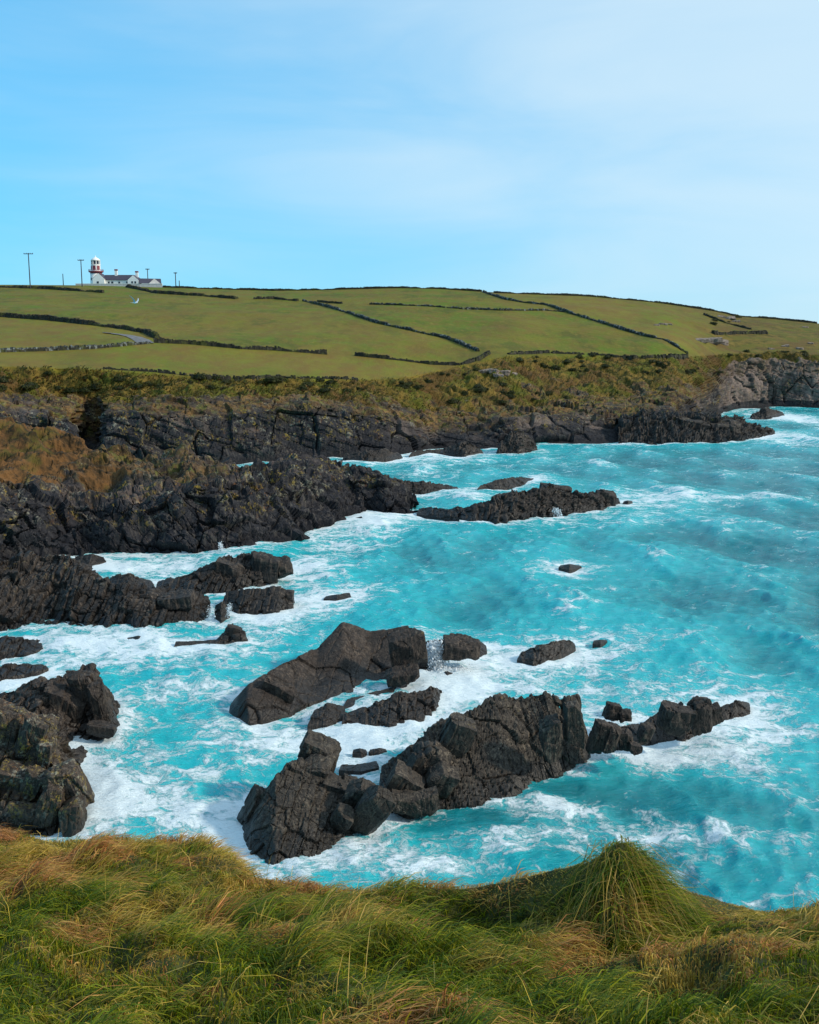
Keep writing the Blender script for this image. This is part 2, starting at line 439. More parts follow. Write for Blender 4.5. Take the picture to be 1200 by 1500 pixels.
# ------------------------------------------------------------------ displacement shared by cliffs and rocks
def block_disp(P, size, rot, seed, crack=.45, tilt=1.1):
    """split joint blocks: every block a flat, slightly tilted face at its own height, with a thin groove at some joints"""
    Rm = np.array(Euler(rot).to_matrix())
    q = P @ Rm
    ms = min(size)
    q = q + .16 * ms * np.stack([pnoise(P / (1.8 * ms), seed + 5 + k) for k in range(3)], -1)
    f1, f2, r1, r2, off = voronoi(q / np.array(size), seed)
    r3 = (r1 * 37.7 + r2 * 11.3) % 1.0
    t = tilt * ((r2 - .5) * off[..., 0] + (r3 - .5) * off[..., 1] + ((r2 + r3) % 1 - .5) * off[..., 2])
    g = (1 - smooth(f2 - f1, 0.0, .055)) * (r3 > .35)
    return .72 * r1 + .14 + t - crack * g
def beds(P, axis, th, seed):
    """parallel slate beds standing proud and worn back by turns"""
    ax = np.array(axis, float); ax /= np.linalg.norm(ax)
    s = P @ ax / th + .35 * fbm(P / (5 * th), seed, 2)
    i = np.floor(s); f = s - i
    h = _hash(i.astype(np.int64), (P @ np.array([.31, .27, .9]) / (th * 9) + i * .37).astype(np.int64), 0 * i.astype(np.int64), seed)
    return (h & 1023) / 1023.0 - .5 + .45 * (f - .5) - .5 * (1 - smooth(np.minimum(f, 1 - f), 0, .09))

SHORE = []          # points where rock meets the sea, for the surf

def resample(pts, n):
    pts = np.asarray(pts, float)
    t = np.linspace(0, 1, len(pts)); s = np.linspace(0, 1, n)
    # monotone-ish smooth interpolation (Catmull-Rom softened with linear)
    lin = np.stack([np.interp(s, t, pts[:, k]) for k in range(pts.shape[1])], -1)
    ker = np.hanning(max(3, n // (len(pts) * 3) | 1)); ker /= ker.sum()
    pad = len(ker) // 2
    sm = np.stack([np.convolve(np.pad(lin[:, k], pad, mode='edge'), ker, 'valid') for k in range(lin.shape[1])], -1)
    return sm

def sea_rock(label, front, ridge, lean, back=None, mat=None, amp=1.0, size=(1.6, 1.3, 2.2), rot=(R(10), R(25), 0), seed=1, name='sea_rock', mids=(), slabs=(), category='rock', bulge=.25, fine=1.0, shore=True, bed=.42, bed_axis=(.8, .2, -.5), bed_th=.55):
    """rock that rises from the surf: front waterline, optional shelf lines, crest and back, roughened with joint blocks
       lean: metres from waterline back to crest, one or per point;  mids: (points, metres behind the waterline)"""
    mat = mat or M_ROCK
    wpx = max(p[0] for p in ridge + front) - min(p[0] for p in ridge + front)
    nc = int(np.clip(wpx * .78 * fine, 30, 300))
    fr = resample(front, nc); rd = resample(ridge, nc)
    ln = resample([[l] for l in (lean if isinstance(lean, (list, tuple)) else [lean] * len(ridge))], nc)[:, 0]
    F = on(fr[:, 0], fr[:, 1], 0.0)
    if shore: SHORE.append(F[::max(1, nc // 60), :2])
    curves = [F + np.array([0, -.5, -1.6])]
    curves.append(F)
    for pts, dl in mids:
        mm = resample(pts, nc)
        dv = resample([[q] for q in dl], nc)[:, 0]
        curves.append(at(mm[:, 0], mm[:, 1], F[:, 1] + dv))
    Rg = at(rd[:, 0], rd[:, 1], F[:, 1] + ln)
    curves.append(Rg)
    hgt = np.maximum(Rg[:, 2], .2)
    bk = ln * .8 + hgt * .45 if back is None else np.full(nc, back)
    B = Rg.copy(); B[:, 1] += bk; B[:, 2] = -1.8
    curves.append(B)
    if shore:
        SHORE.append((Rg * .4 + B * .6)[::max(1, nc // 60), :2])
    hpx = max(20, max(f[1] for f in front) - min(r[1] for r in ridge))
    rows = []
    nseg = len(curves) - 1
    for k in range(nseg):
        a, b = curves[k], curves[k + 1]
        n = 4 if k == 0 else int(np.clip(hpx * .80 * fine / max(1, nseg - 2), 9, 125)) if k < nseg - 1 else int(np.clip(hpx * .22 * fine, 8, 36))
        t = np.linspace(0, 1, n, endpoint=(k == nseg - 1))
        for x in t:
            p = a * (1 - x) + b * x
            if k >= 1:
                bl = math.sin(math.pi * x) * bulge * hgt * (.6 if k < nseg - 1 else .9)
                p = p.copy(); p[:, 2] += bl * .5; p[:, 1] += (-bl * .5 if k < nseg - 1 else bl * .7)
            rows.append(p)
    P = np.stack(rows)
    N = grid_normals(P)
    env = np.clip(hgt, .3, 4.0) / 4.0
    env = (env ** .75)[None, :]
    d = amp * env * (.80 * (block_disp(P, size, rot, seed) - .5) + bed * beds(P, bed_axis, bed_th, seed + 7)
                     + .24 * (block_disp(P, tuple(s * .36 for s in size), (rot[0] + .2, rot[1] - .15, rot[2] + .3), seed + 50) - .5)
                     + .18 * fbm(P / 2.4, seed + 9, 3) + .05 * fbm(P / .4, seed + 19, 3))
    P = P + N * d[..., None]
    base = np.array([Rg[:, 0].mean(), F[:, 1].mean() + ln.mean() * .6, 0.0])
    root = empty(name, base)
    tag(root, label, category)
    me = mesh_np('bedrock', P - base, grid_faces(*P.shape[:2]))
    link('bedrock', me, mat, root)
    for s in slabs: slab(root, base, mat, *s)
    return root

def slab(root, base, mat, px, py, Y, w, h, d, roll=0, pitch=0, yaw=0, seed=1, name='slab'):
    """one loose or jointed slab; w, h, d are whole sizes in metres"""
    n = int(np.clip(max(w, h) * FOC * .68 / Y * .55, 8, 40))
    lin = np.linspace(-1, 1, n)
    U, Vv = np.meshgrid(lin, lin)
    one = np.ones_like(U)
    faces = [(U, Vv, one), (Vv, U, -one), (one, U, Vv), (-one, Vv, U), (Vv, one, U), (U, -one, Vv)]
    D = np.stack([np.stack(f, -1) for f in faces])           # 6,n,n,3
    D = np.tan(D * .78) / math.tan(.78)
    dirn = D / np.linalg.norm(D, axis=-1, keepdims=True)
    rs = np.random.default_rng(seed)
    pl = [np.array(v, float) for v in ((1,0,0),(-1,0,0),(0,1,0),(0,-1,0),(0,0,1),(0,0,-1))]
    dist = [1.0] * 6
    for k in range(10):
        v = rs.normal(size=3); v /= np.linalg.norm(v)
        pl.append(v); dist.append(np.abs(v).sum() * rs.uniform(.60, .93))
    r = np.full(D.shape[:-1], 9.0)
    for v, q in zip(pl, dist):
        dot = dirn @ v
        r = np.minimum(r, np.where(dot > 1e-3, q / np.maximum(dot, 1e-3), 9.0))
    V = dirn * r[..., None] * np.array([w, d, h]) / 2
    Rm = np.array(Euler((R(pitch), R(roll), R(yaw)), 'XYZ').to_matrix())
    ctr = at(px, py, Y); back = at(px, py, Y + .42 * d); W = V @ Rm.T + back
    s = min(w, h, d)
    W = W + dirn @ Rm.T * (.07 * s * fbm(W / (s * .9), seed, 4) + .12 * s * (block_disp(W, (s * .8, s * .7, s * 1.5), (R(10), R(roll), 0), seed) - .5) + .05 * s * beds(W, (math.cos(R(roll)), .2, -math.sin(R(roll))), s * .22, seed))[..., None]
    me = mesh_np(name, W.reshape(-1, 3) - base, np.concatenate([grid_faces(n, n) + k * n * n for k in range(6)]))
    link(name, me, mat, root)

# ================================================================== the far hillside with its cliffs
def ip(px, table):
    t = np.asarray(table, float)
    return np.interp(px, t[:, 0], t[:, 1])
cols = np.concatenate([np.arange(-560, -12, 16), np.arange(-12, 1214, 1.9), np.arange(1216, 1900, 16)])
W_PY = [(-560,700),(0,694),(130,690),(300,682),(430,674),(560,668),(600,664),(640,657),(740,657),(790,651),(900,648),(985,646),(1010,634),(1040,612),(1075,600),(1130,596),(1200,597),(1400,596),(1900,594)]
D_PY = [(-560,600),(0,606),(100,612),(128,640),(140,640),(160,606),(200,607),(330,612),(400,600),(450,592),(540,606),(620,628),(700,634),(735,616),(800,608),(900,610),(960,602),(1000,596),(1040,580),(1070,550),(1130,546),(1200,550),(1900,562)]
D_DY = [(-560,6),(0,6),(110,7),(125,26),(145,26),(160,7),(300,5),(440,5),(600,6),(800,9),(900,12),(1000,16),(1040,6),(1100,4),(1900,5)]
S_PY = [(-560,575),(0,578),(150,582),(300,580),(450,580),(560,588),(640,596),(720,602),(800,592),(900,578),(1000,566),(1045,546),(1100,528),(1200,530),(1900,550)]
S_DY = [(-560,16),(0,16),(130,30),(160,22),(300,14),(450,16),(600,22),(720,26),(800,34),(900,42),(1000,44),(1045,24),(1100,7),(1900,9)]
E_PY = [(-560,535),(0,536),(150,541),(300,552),(400,554),(520,556),(600,553),(640,542),(700,530),(740,520),(850,521),(1000,522),(1050,520),(1130,516),(1200,520),(1900,545)]
E_DY = [(-560,30),(0,30),(150,34),(300,30),(450,32),(600,42),(720,66),(800,74),(900,78),(1000,74),(1050,40),(1100,16),(1900,18)]
C_PY = [(-560,428),(-100,419),(0,417),(130,418),(235,421),(330,424),(400,426),(470,425),(580,422),(640,423),(700,427),(860,434),(960,443),(1055,457),(1075,463),(1130,467),(1200,474),(1400,492),(1900,540)]
C_Y = [(-560,560),(0,560),(300,560),(600,545),(900,530),(1200,520),(1900,520)]
def ips(table, k=25):
    v = ip(cols, table); ker = np.hanning(2 * k + 1); ker /= ker.sum()
    return np.convolve(np.pad(v, k, mode='edge'), ker, 'valid')
Wp = on(cols, ip(cols, W_PY), 0.0)
SHORE.append(Wp[(cols > -100) & (cols < 1300)][::3, :2])
Dp = at(cols, ip(cols, D_PY), Wp[:, 1] + ip(cols, D_DY))
Sp = at(cols, ips(S_PY, 12), Wp[:, 1] + ips(S_DY, 12))
ks = np.hanning(61); ks /= ks.sum()
Ws = np.convolve(np.pad(Wp[:, 1], 30, mode='edge'), ks, 'valid')
Ep = at(cols, ips(E_PY), Ws + ips(E_DY))
Cp = at(cols, ips(C_PY, 12), ips(C_Y))
Bp = Cp.copy(); Bp[:, 1] += 45; Bp[:, 2] += 1.0
Zp = Bp.copy(); Zp[:, 1] += 400; Zp[:, 2] -= 45
segs = [(Wp + np.array([0, -2.5, -2.0]), Wp, 3), (Wp, Dp, 56), (Dp, Sp, 38), (Sp, Ep, 44), (Ep, Cp, 110), (Cp, Bp, 8), (Bp, Zp, 8)]
rows, par = [], []
for k, (a, b, n) in enumerate(segs):
    last = k == len(segs) - 1
    for x in np.linspace(0, 1, n, endpoint=last):
        p = a * (1 - x) + b * x
        if k == 4: p = p + np.array([0, 0, 1.5]) * math.sin(math.pi * x)
        rows.append(p); par.append(k + x)
LP = np.stack(rows); par = np.array(par)[:, None] + 0 * cols[None, :]
LN = grid_normals(LP)
edge_noise = fbm(LP / np.array([9., 9., 9.]), 71, 4)
parn = par + .30 * edge_noise * ((par > 1) & (par < 4))
rockw = smooth(par, 1.0, 1.25) * (1 - smooth(parn, 2.7, 3.4))
heathw = smooth(parn, 2.3, 3.0) * (1 - smooth(par, 3.93, 4.03))
fieldw = smooth(par, 4.0, 4.15)
lowf = 1 - smooth(par, 1.75, 2.1)
disp = rockw * (3.2 * (block_disp(LP, (9.0, 7.0, 14.0), (R(4), R(8), R(10)), 3, .5, .7) - .45)
                + (1.2 - .65 * lowf) * (block_disp(LP, (2.6, 2.4, 3.2), (R(-8), R(10), R(25)), 13) - .45) + .7 * beds(LP, (.35, .1, .9), 1.6, 17)
                + 1.7 * fbm(LP / 9.0, 23, 4))
disp += heathw * (2.4 * np.abs(fbm(LP / 7.0, 33, 4)) + .7 * fbm(LP / 1.9, 35, 3) - .9)
disp = np.where(rockw > 0, disp * (1 - .45 * rockw * np.clip(LN[..., 2], 0, 1) ** 1.5), disp)
LP = LP + LN * disp[..., None]
LP[..., 2] += fieldw * (1 - smooth(par, 4.85, 5.0)) * (1.1 * fbm(LP * np.array([.018, .018, 0]), 41, 3) + .10 * fbm(LP / 3.0, 43, 2))
veg = smooth(parn + .55 * edge_noise, 2.45, 3.5)
right_cliff = smooth(cols, 1040, 1075)[None, :]
veg = veg * (1 - right_cliff) + right_cliff * smooth(parn, 3.0, 3.6)
heath = (1 - smooth(par + .05 * edge_noise, 3.92, 4.03))
rough_end = smooth(cols[None, :] + 25 * edge_noise, 990, 1060) * (par > 3.5)
heath = np.clip(heath + .75 * rough_end, 0, 1)
pink = right_cliff * (par > 1.2) * (1 - smooth(par, 3.6, 3.9)) + 0 * par
pink = np.maximum(pink, .55 * smooth(fbm(LP / 14.0, 91, 3), .05, .5) * (par > 1.6) * (par < 3))
_px = cols[None, :] + 0 * par
_d = LP - np.array([0, 0, EYE]); _yy = _d[..., 1] * cp - _d[..., 2] * sp
_py = 750 - FOC * (_d[..., 1] * sp + _d[..., 2] * cp) / _yy
def under(tbl): return _py > ip(_px, tbl)
tone = np.full(par.shape, .25)
tone = np.where(under([(-600,463),(0,464),(133,476),(213,488),(230,500),(2000,2000)]) & (_px < 226), .75, tone)          # lane field
tone = np.where(under([(-600,516),(0,516),(133,511),(225,502),(353,511),(478,519),(587,528),(700,530)]) & (_px < 716), .85, tone)   # lower strip
tone = np.where(~under([(700,427),(740,439),(800,447),(883,474),(950,494),(1007,519),(2000,1200)]) & (_px > 700), .8, tone)   # far brown field
tone = np.where(under([(444,441),(550,473),(653,496),(700,515)]) & (_px > 444) & (_px < 700) & ~under([(478,519),(587,528),(700,530)]), .45, tone)
tone = np.where(under([(300,446),(2000,455)]) == False, tone * .6 + .08, tone) * (par > 3.9)
ochre = smooth(parn, 1.85, 2.35) * (1 - smooth(par, 3.6, 3.95)) * (1 - .7 * right_cliff)
hill = link('hillside', mesh_np('hillside', LP, grid_faces(*LP.shape[:2]), attrs={'veg': veg, 'heath': heath, 'pink': pink, 'ochre': ochre, 'tone': tone}), M_LAND)
tag(hill, 'green hillside of walled fields above dark sea cliffs', kind='structure')

# places on the hillside, by sight line, for what stands on it
def project(P):
    d = P - np.array([0, 0, EYE])
    y = d[..., 1] * cp - d[..., 2] * sp; u = d[..., 0] / y; v = (d[..., 1] * sp + d[..., 2] * cp) / y
    return 600 + FOC * u, 750 - FOC * v
PX, PY = project(LP)
r_lo = int(np.argmax(par[:, 0] >= 3.0)); r_hi = int(np.argmax(par[:, 0] >= 5.0))
def land_at(px, py, lo=None):
    j = int(np.clip(np.searchsorted(cols, px), 1, len(cols) - 1))
    lo = r_lo if lo is None else lo
    for i in range(lo, r_hi + 1):
        if PY[i, j] <= py:
            a, b = PY[i - 1, j], PY[i, j]
            t = 0 if a <= b else min(1, max(0, (a - py) / (a - b)))
            return LP[i - 1, j] * (1 - t) + LP[i, j] * t
    return LP[r_hi, j].copy()

# ================================================================== headland in the middle ground (same rock, nearer)
def headland(name, label, curves, rowsn, leans, vegs, seed, mat, amp=1.0, kind='structure', blk=(4.2, 3.4, 4.2)):
    nc = int((max(p[0] for p in curves[0]) - min(p[0] for p in curves[0])) * .64)
    cs = [resample(c, nc) for c in curves]
    F = on(cs[0][:, 0], cs[0][:, 1], 0.0)
    SHORE.append(F[::4, :2])
    C = [F + np.array([0, -1, -2.0]), F]
    for c, l in zip(cs[1:], leans):
        lv = resample([[x] for x in l], nc)[:, 0]
        C.append(at(c[:, 0], c[:, 1], F[:, 1] + lv))
    B = C[-1].copy(); B[:, 1] += 14; B[:, 2] = -3
    C.append(B)
    rows, pr = [], []
    for k in range(len(C) - 1):
        n = 4 if k == 0 else rowsn[min(k - 1, len(rowsn) - 1)]
        for x in np.linspace(0, 1, n, endpoint=k == len(C) - 2):
            rows.append(C[k] * (1 - x) + C[k + 1] * x); pr.append(k + x)
    P = np.stack(rows); pr = np.array(pr)[:, None] + np.zeros(nc)[None, :]
    N = grid_normals(P)
    vv = np.interp(pr, np.arange(len(vegs)), vegs)
    xs = np.linspace(0, 1, nc)[None, :]
    e = fbm(P / 6.0, seed + 3, 4)
    vv = np.clip(vv * (1 - smooth(xs + .12 * e, .33, .50)) + .5 * e * (vv > .05), 0, 1)
    d = amp * (1 - .93 * vv) * (2.9 * (block_disp(P, blk, (R(8), R(18), R(10)), seed) - .45) + .5 * beds(P, (.6, .1, .7), .9, seed + 3)
               + .7 * (block_disp(P, tuple(b * .36 for b in blk), (R(-8), R(12), R(25)), seed + 13) - .45) + 1.1 * fbm(P / 5.0, seed + 23, 4))
    top = np.clip(N[..., 2], 0, 1) ** 1.5
    d = d * (1 - .5 * top) + top * (2.2 * fbm(P / 5.0, seed + 61, 4) - .1)
    d += vv * (.5 * fbm(P / 2.2, seed + 31, 4))
    P = P + N * d[..., None]
    me = mesh_np(name, P, grid_faces(*P.shape[:2]), attrs={'veg': vv, 'heath': np.ones_like(vv), 'pink': .4 * smooth(fbm(P / 9.0, seed + 91, 3), .0, .5) * (pr > 2), 'ochre': .85 * smooth(pr + .5 * e, 2.3, 3.2) * (1 - smooth(xs, .45, .75))})
    o = link(name, me, mat)
    tag(o, label, kind=kind)
    return P
HP = headland('headland', 'dark stepped headland with a brown turf top running out into the bay',
         [[(-220,850),(-60,842),(40,826),(109,813),(225,811),(300,808),(350,804),(405,793),(460,776),(505,764),(545,749),(580,752),(614,748)],
          [(-220,740),(-60,738),(40,735),(109,745),(170,742),(240,722),(300,712),(350,706),(405,702),(460,700),(505,702),(560,712),(614,742)],
          [(-220,690),(-60,688),(30,690),(90,700),(150,708),(240,700),(300,698),(350,694),(405,688),(460,684),(505,688),(560,702),(614,740)],
          [(-220,608),(-60,612),(0,616),(60,624),(108,636),(126,662),(175,668),(260,668),(330,688),(420,680),(480,674),(540,692),(614,738)]],
         [64, 30, 44, 20], [[4]*13, [10]*10 + [8, 6, 4], [34, 34, 34, 32, 30, 26, 24, 22, 20, 16, 12, 10, 6]],
         [0, 0, .05, .62, .95, .2], 205, M_HEAD)

# ================================================================== rocks standing in the surf
sea_rock('broad grey-brown slab of rock with a fluted face and a pointed tooth',
    [(552,1178),(600,1193),(649,1183),(700,1177),(754,1163),(785,1146),(800,1141),(812,1138),(822,1135),(832,1132),(846,1124),(866,1112)],
    [(558,1124),(600,1094),(645,1056),(687,1042),(724,1020),(765,1021),(800,1014),(815,1024),(820,1036),(830,1020),(845,1019),(862,1080)],
    [2.2, 3.2, 4.0, 4.2, 4.0, 3.7, 3.4, 3.1, 2.9, 2.7, 2.2, 1.0], mat=M_ROCK_FLUTED, size=(2.6, 3.0, 5.2), rot=(R(20), R(-10), R(12)), seed=22, amp=.50, bulge=.07, bed=.46, bed_axis=(1, .25, .14), bed_th=.30, fine=1.1,
    slabs=[(840,1062,54.6,.95,3.0,.9,-7,12,10,3), (806,1082,54.4,1.2,2.6,.9,-9,14,8,4), (664,1085,54.6,1.5,2.8,1.4,22,12,8,5),
           (626,1118,53.4,1.9,2.4,1.5,28,10,12,6), (644,1146,52.2,1.5,1.8,1.2,24,14,6,7), (590,1152,51.8,1.8,1.8,1.5,30,8,0,8),
           (592,1176,50.8,1.7,1.1,1.2,14,6,4,9), (622,1174,51.0,1.5,1.2,1.1,-10,10,12,12)])
sea_rock('blocky jointed rock close under the grass edge, crowned by a rounded boulder',
    [(352,1218),(368,1252),(404,1272),(450,1258),(490,1241),(516,1222),(552,1186)],
    [(360,1192),(384,1160),(404,1134),(440,1112),(488,1134),(530,1142),(556,1164)],
    [1.5, 3.0, 4.4, 5.0, 4.0, 3.0, 1.5], mat=M_ROCK_BLOCK, size=(.85, 1.2, 1.3), rot=(R(30), R(28), R(8)), seed=31, amp=.55, bed=.3, bed_axis=(.85, .1, -.5), bed_th=.5, bulge=.15, fine=1.15,
    slabs=[(470,1100,52.6,2.1,1.35,1.8,24,10,0,3,'boulder'), (452,1138,51.4,1.5,2.6,1.3,30,18,0,4), (420,1150,51.0,1.4,2.4,1.2,32,20,5,5),
           (546,1186,48.6,1.55,2.9,1.1,32,22,-6,6), (520,1170,49.6,1.2,2.2,1.1,30,18,-4,7), (488,1160,50.8,1.5,1.5,1.2,20,12,0,8),
           (372,1190,50.0,1.0,2.6,1.4,26,10,20,9), (500,1200,48.6,1.0,1.5,.9,30,26,0,10)])
rs = np.random.default_rng(5)
sea_rock('long spiny string of low rocks trailing seaward from the fluted slab',
    [(864,1110),(890,1106),(930,1093),(960,1086),(1000,1084),(1036,1073),(1058,1054)],
    [(864,1074),(884,1054),(906,1064),(936,1060),(976,1036),(1012,1036),(1034,1024)],
    [1.6, 2.0, 1.8, 1.8, 2.2, 2.2, 1.2], size=(.8, 1.2, 1.6), rot=(R(10), R(18), 0), seed=41, amp=.8,
    slabs=[(876,1080,56.6,.9,2.2,.9,12,5,0,1), (896,1082,56.4,.8,1.6,.9,14,5,8,2), (916,1084,56.8,.8,1.3,.9,-6,5,0,3), (944,1074,58.0,.9,1.2,1.0,16,5,0,4),
           (986,1056,59.0,1.9,2.0,1.6,10,8,10,5), (1026,1046,60.4,1.4,2.1,1.3,-12,8,0,6), (1046,1048,61.0,1.0,1.2,1.0,-16,8,0,7), (930,1096,56.2,.7,.6,.8,10,0,0,8)])
sea_rock('small pointed rock at the seaward end of the spiny string',
    [(1044,1056),(1070,1053),(1100,1043)], [(1050,1036),(1080,1025),(1098,1030)], 1.2, seed=43, amp=.8, size=(.7, .9, 1.1))
sea_rock('dark knuckled rock just behind the spiny string',
    [(880,1054),(900,1060),(926,1056)], [(884,1040),(898,1029),(924,1046)], 1.2, seed=44, amp=.8, size=(.7, .9, 1.1),
    slabs=[(897,1042,61.8,1.0,1.2,1.0,10,0,0,1), (916,1048,61.6,.8,.7,.8,-10,0,0,2)])
sea_rock('large dark wedge of rock with a twin peaked crest out in the bay',
    [(335,1044),(365,1060),(407,1050),(460,1027),(490,1022),(544,1009),(590,1003),(638,990)],
    [(338,1030),(365,1004),(414,970),(466,950),(503,914),(542,926),(606,916),(633,966)],
    [1.5, 3.0, 5.0, 6.0, 7.0, 7.0, 6.5, 2.0], seed=51, size=(4.6, 3.6, 5.0), rot=(R(14), R(30), R(12)), amp=.55, bulge=.05, bed=.16, bed_axis=(.75, .1, -.65), bed_th=.8,
    mids=[([(336,1040),(362,1030),(410,1016),(462,1002),(500,985),(544,985),(598,978),(637,982)], [.5, 1.0, 1.8, 2.4, 3.0, 3.0, 2.6, .6])],
    slabs=[(598,952,72.2,2.6,2.6,1.6,-8,20,0,2), (408,1012,67.4,2.4,1.3,1.0,24,16,0,3), (590,988,70.6,2.4,.9,1.4,-10,16,0,6)])
sea_rock('low dark rock joined to the wedge behind the splash',
    [(596,980),(626,978),(650,976),(682,972),(702,962),(714,955)], [(600,944),(626,938),(652,936),(680,934),(700,936),(712,946)], [4.0, 3.6, 3.4, 3.2, 2.4, 1.2], seed=52, amp=.7,
    slabs=[(676,950,75.0,2.8,1.4,2.0,6,10,0,2)])
sea_rock('low weedy shelf of rock awash in front of the dark wedge',
    [(500,1060),(540,1061),(570,1063),(602,1060),(632,1052),(648,1024)], [(504,1044),(540,1034),(572,1018),(605,1014),(634,1004),(647,1012)], [1.0, 1.8, 2.6, 2.8, 2.8, .8], seed=53, amp=1.0, size=(1.0, 1.0, .8))
sea_rock('thin ledge of rock lying along the foot of the dark wedge',
    [(500,1038),(540,1030),(575,1022),(617,1009)], [(508,1024),(545,1014),(580,1005),(612,998)], 1.6, seed=54, amp=.5, size=(1.2, .8, .6))
sea_rock('flat brown weedy ledge at the near corner of the dark wedge',
    [(450,1064),(478,1062),(508,1054)], [(460,1040),(480,1030),(505,1034)], 1.6, seed=55, amp=.55, size=(.9, .8, .6))
sea_rock('small pointed rock below the splash beside the dark wedge',
    [(636,992),(656,998),(678,994)], [(640,987),(655,983),(674,990)], .9, seed=56, amp=.5, size=(.7, .7, .6))
sea_rock('pair of tiny dark rocks in foam behind the rounded boulder',
    [(516,1104),(530,1106),(538,1102)], [(518,1098),(527,1096),(536,1098)], .4, seed=57, amp=.5, size=(.5, .5, .5))
sea_rock('tiny flat rock in foam beside the fluted slab',
    [(540,1103),(555,1104),(567,1100)], [(543,1098),(555,1095),(565,1097)], .4, seed=58, amp=.5, size=(.5, .5, .5))
sea_rock('low ledge bridging the jointed rock and the fluted slab',
    [(496,1128),(530,1130),(556,1124)], [(500,1120),(526,1119),(552,1114)], 1.0, seed=59, amp=.5, size=(.8, .8, .6))
sea_rock('tall dark rock with a ragged double crest standing off the lichened crag',
    [(-40,1092),(40,1099),(84,1099),(110,1082),(150,1079),(166,1072),(179,1064)],
    [(-40,1020),(26,1010),(44,994),(108,988),(133,974),(153,998),(174,1058)],
    [4, 4, 4, 4, 3.4, 2.4, .8], seed=61, size=(1.8, 1.6, 3.0), rot=(R(5), R(-16), 0), amp=.9,
    slabs=[(125,1020,63.5,1.6,3.6,1.6,-8,10,0,1), (148,1032,62.8,.9,3.0,1.2,-10,8,0,2), (95,1035,63.0,2.6,2.6,1.8,18,12,0,3), (50,1028,63.8,2.2,2.6,1.8,14,10,0,4), (150,1070,61.4,1.8,.9,1.2,8,0,0,5)])
sea_rock('tall lichen-spotted crag rising at the corner of the grass edge',
    [(-120,1242),(-40,1240),(0,1237),(30,1233),(55,1229),(72,1226),(84,1223),(104,1220),(122,1216)],
    [(-120,1010),(-40,1015),(0,1031),(30,1043),(62,1048),(74,1086),(80,1113),(104,1121),(120,1142)],
    [7, 7, 7, 6.5, 6, 5, 3.5, 2.5, 1.2], mat=M_ROCK_LICHEN, seed=71, size=(1.3, 1.2, 2.2), rot=(R(5), R(16), 0), amp=.8, bulge=.08,
    slabs=[(46,1084,52.0,1.4,2.9,1.2,22,8,0,1), (14,1078,52.6,1.7,3.0,1.4,16,8,10,2), (98,1152,49.6,1.8,2.3,1.6,-18,5,0,3,'boulder'), (106,1196,48.6,1.1,1.8,1.2,4,5,0,4), (66,1108,51.2,.7,1.7,.8,10,8,0,5),
           (74,1180,49.0,1.1,2.4,1.0,16,10,0,6), (22,1150,50.6,1.7,2.2,1.2,14,16,0,8), (-10,1056,54.0,1.8,2.4,1.4,18,8,0,9), (46,1150,50.2,1.0,1.9,1.0,26,12,0,10), (30,1195,49.4,2.0,1.6,1.2,8,12,0,11)])
sea_rock('low pointed ledge at the foot of the lichen-spotted crag',
    [(110,1186),(128,1187),(149,1180)], [(112,1168),(126,1168),(144,1177)], .8, seed=72, amp=.4, size=(.6, .6, .6), mat=M_ROCK_BLOCK)
# the dark point with its outliers
sea_rock('long black point of rock below the headland, its flank streaming with water',
    [(-160,936),(-60,930),(0,924),(75,914),(112,916),(160,921),(220,923),(290,911),(314,897)],
    [(-160,800),(-60,812),(0,820),(60,810),(108,815),(132,850),(176,856),(240,862),(306,872)],
    [9, 9, 9, 9, 8, 6, 5, 4, 2], seed=81, size=(2.2, 2.0, 2.4), rot=(R(10), R(22), 0), amp=1.15, mat=M_ROCK_FAR,
    slabs=[(60,850,96.5,4.0,3.4,3.0,14,10,0,1), (120,880,92.0,3.0,2.6,2.4,-10,10,0,2), (20,880,93.5,3.6,2.6,2.6,8,10,0,3), (180,885,91.0,2.8,2.2,2.2,12,8,0,4), (260,885,90.0,3.2,2.0,2.2,-8,8,0,5), (224,880,91.0,2.2,1.8,2.0,20,6,0,6)])
sea_rock('humped black rock with a stepped crest behind the black point',
    [(226,866),(280,868),(330,866),(378,860),(432,838)], [(230,852),(285,837),(330,815),(386,809),(430,834)], [2, 3, 4, 4, 1.5], seed=82, amp=1.0, mat=M_ROCK_FAR,
    slabs=[(388,832,104,3.0,3.0,2.6,10,8,0,1), (412,832,104.5,2.2,1.8,2.0,-14,8,0,2), (335,838,103,3.0,2.4,2.2,20,8,0,3)])
sea_rock('square-ended black rock off the tip of the black point',
    [(324,891),(352,896),(402,896),(430,888)], [(330,868),(360,861),(412,860),(430,870)], [2, 2.6, 2.6, 1.2], seed=83, amp=.8, mat=M_ROCK_FAR,
    slabs=[(410,876,95.5,2.6,1.8,2.0,4,4,0,1), (360,878,96.0,2.4,1.6,2.0,-8,4,0,2)])
sea_rock('wet boulder ringed by trickling water at the tip of the black point',
    [(313,905),(324,910),(337,904)], [(316,888),(325,881),(335,888)], .9, seed=84, amp=.5, size=(.9, .9, .9), mat=M_ROCK_FAR)
sea_rock('rounded dark hump in the channel behind the black point',
    [(146,862),(190,866),(228,860)], [(164,843),(190,840),(222,850)], 2.0, seed=85, amp=.8, mat=M_ROCK_FAR)
sea_rock('small black rock at the foot of the headland cliff',
    [(104,826),(130,828),(156,822)], [(110,814),(135,811),(152,816)], 1.5, seed=86, amp=.7, mat=M_ROCK_FAR)
